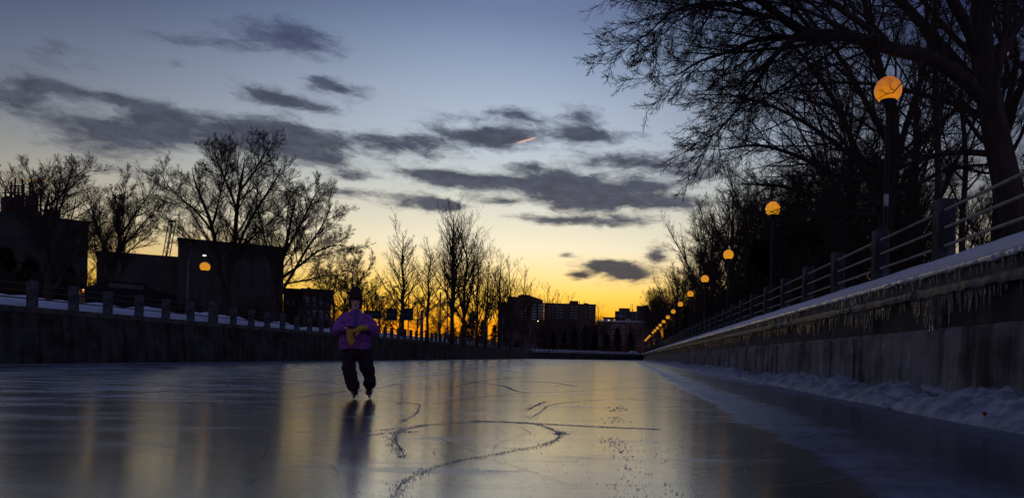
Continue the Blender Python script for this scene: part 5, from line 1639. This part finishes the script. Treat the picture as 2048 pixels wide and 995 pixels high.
# countless faint skate cuts
for k in range(120):
    cx_, cy_ = q.uniform(-9, 2.2), 3.6 + 30 * q.random() ** 2
    ln, hd, cv_ = q.uniform(.5, 2.6), q.normal(0, .55) + (PI / 2 if q.random() < .6 else 0), q.normal(0, .25)
    pts, a_, x_, y_ = [], hd, cx_, cy_
    for j in range(18):
        pts.append((x_, y_)); x_ += math.cos(a_) * ln / 18; y_ += math.sin(a_) * ln / 18; a_ += cv_ / 6
    if min(p[1] for p in pts) < 2.5: continue
    ribbon(pts, [q.uniform(.5, 1) * (.0024 + .0006 * cy_) * math.sin(PI * (j + .5) / 18) for j in range(18)])
me = bpy.data.meshes.new('skate_marks'); me.from_pydata(sv_, [], sf_); me.update()
tag(link('skate_marks', me, M['powder']), kind='stuff')
# a trail of crumbs right of the middle
for (px, py, n_, sp, sz) in ((1232, 815, 26, .09, .02), (1222, 838, 30, .10, .018), (1213, 880, 26, .06, .012), (1228, 888, 30, .07, .012), (1243, 900, 30, .06, .011), (1250, 915, 16, .05, .010), (1258, 935, 20, .05, .009), (1268, 950, 18, .06, .008),
                         (1255, 975, 30, .07, .007), (1275, 985, 30, .07, .007), (1225, 820, 10, .05, .02), (1155, 813, 8, .05, .016), (797, 806, 6, .02, .022), (1232, 775, 14, .12, .02), (1290, 757, 12, .2, .03), (860, 772, 8, .12, .03),
                         (1088, 888, 12, .03, .011), (1130, 770, 10, .2, .025), (1345, 985, 20, .05, .008), (1330, 972, 8, .03, .009), (865, 906, 6, .02, .011), (835, 940, 14, .03, .007), (795, 962, 20, .04, .006), (1310, 905, 8, .06, .01), (1320, 918, 8, .03, .011)):
    c = onice(px, py)
    for k in range(n_):
        s_ = sz * q.uniform(.2, .8)
        flake(c.x + q.normal(0, sp), c.y + q.normal(0, sp * 2.2), s_ * q.uniform(1, 2.2), s_, q.normal(0, .4), s_ * .5)
for k in range(1000):
    px, py = q.uniform(640, 1520), 722 + 273 * q.random() ** .8
    c = onice(px, py)
    s_ = .0028 * q.uniform(.5, 1.6) * (c.y / 4.5) ** .7
    flake(c.x, c.y, s_ * q.uniform(1, 2.5), s_, q.normal(0, .5), s_ * .5)
me = bpy.data.meshes.new('ice_crumbs'); me.from_pydata(fv, [], ff_); me.update()
tag(link('ice_crumbs', me, M['powder']), kind='stuff')
# dead leaf on the snow bank
lf_ = MB(); pts = [(0, -.034), (.018, -.02), (.030, .0), (.02, .02), (.0, .038), (-.02, .02), (-.028, .0), (-.014, -.02)]
lf_.add([(x, 0 + abs(x) * .4, z) for x, z in pts] + [(0, .0, .0)] + [(x, .006 + abs(x) * .4, z) for x, z in pts], [(i, (i + 1) % 8, 8) for i in range(8)] + [(9 + (i + 1) % 8, 9 + i, 8) for i in range(8)])
lq = at(1960, 826, 8.05)
o = lf_.build('leaf', M['leaf'], None, False, (lq.x, lq.y - .1, lq.z), (.5, .2, -.6))
tag(o, 'single brown dead leaf stuck on the face of the snow bank', 'leaf')


# ------------------------------------------------------------------ labels of the setting and of uncountable stuff
SET = {'ice': ('smooth dark canal ice reflecting the golden dusk sky', 'ice'),
       'ground': ('flat snow-covered ground behind the canal walls', 'ground'),
       'snow_cap': ('thick snow cap drooping over the coping of the right wall', 'snow'),
       'snow_bank': ('lumpy ploughed snow bank at the foot of the right wall', 'snow'),
       'icicles': ('long icicles hanging below the snow cap of the right wall', 'icicles'),
       'icicles.001': ('fine fringe of ice along the lip of the snow cap', 'icicles'),
       'icicles.002': ('long icicles under the lower ledge of the right wall', 'icicles'),
       'ice_crust': ('lumpy grey ice crust along the lower ledge of the right wall', 'ice'),
       'ice_crust.001': ('thin ice bead along the edge of the snow cap', 'ice'),
       'snow': ('snow piled behind the fence of the left wall', 'snow'),
       'snow.001': ('low snow drift behind the railing at the far end of the canal', 'snow'),
       'skate_marks': ('curved skate cuts scraped into the ice', 'skate marks'),
       'ice_crumbs': ('scattered crumbs and scraped dust of ice lying on the surface', 'ice crumbs')}
for k, (lb, ct) in SET.items():
    o = bpy.data.objects.get(k)
    if o: o['label'] = lb; o['category'] = ct
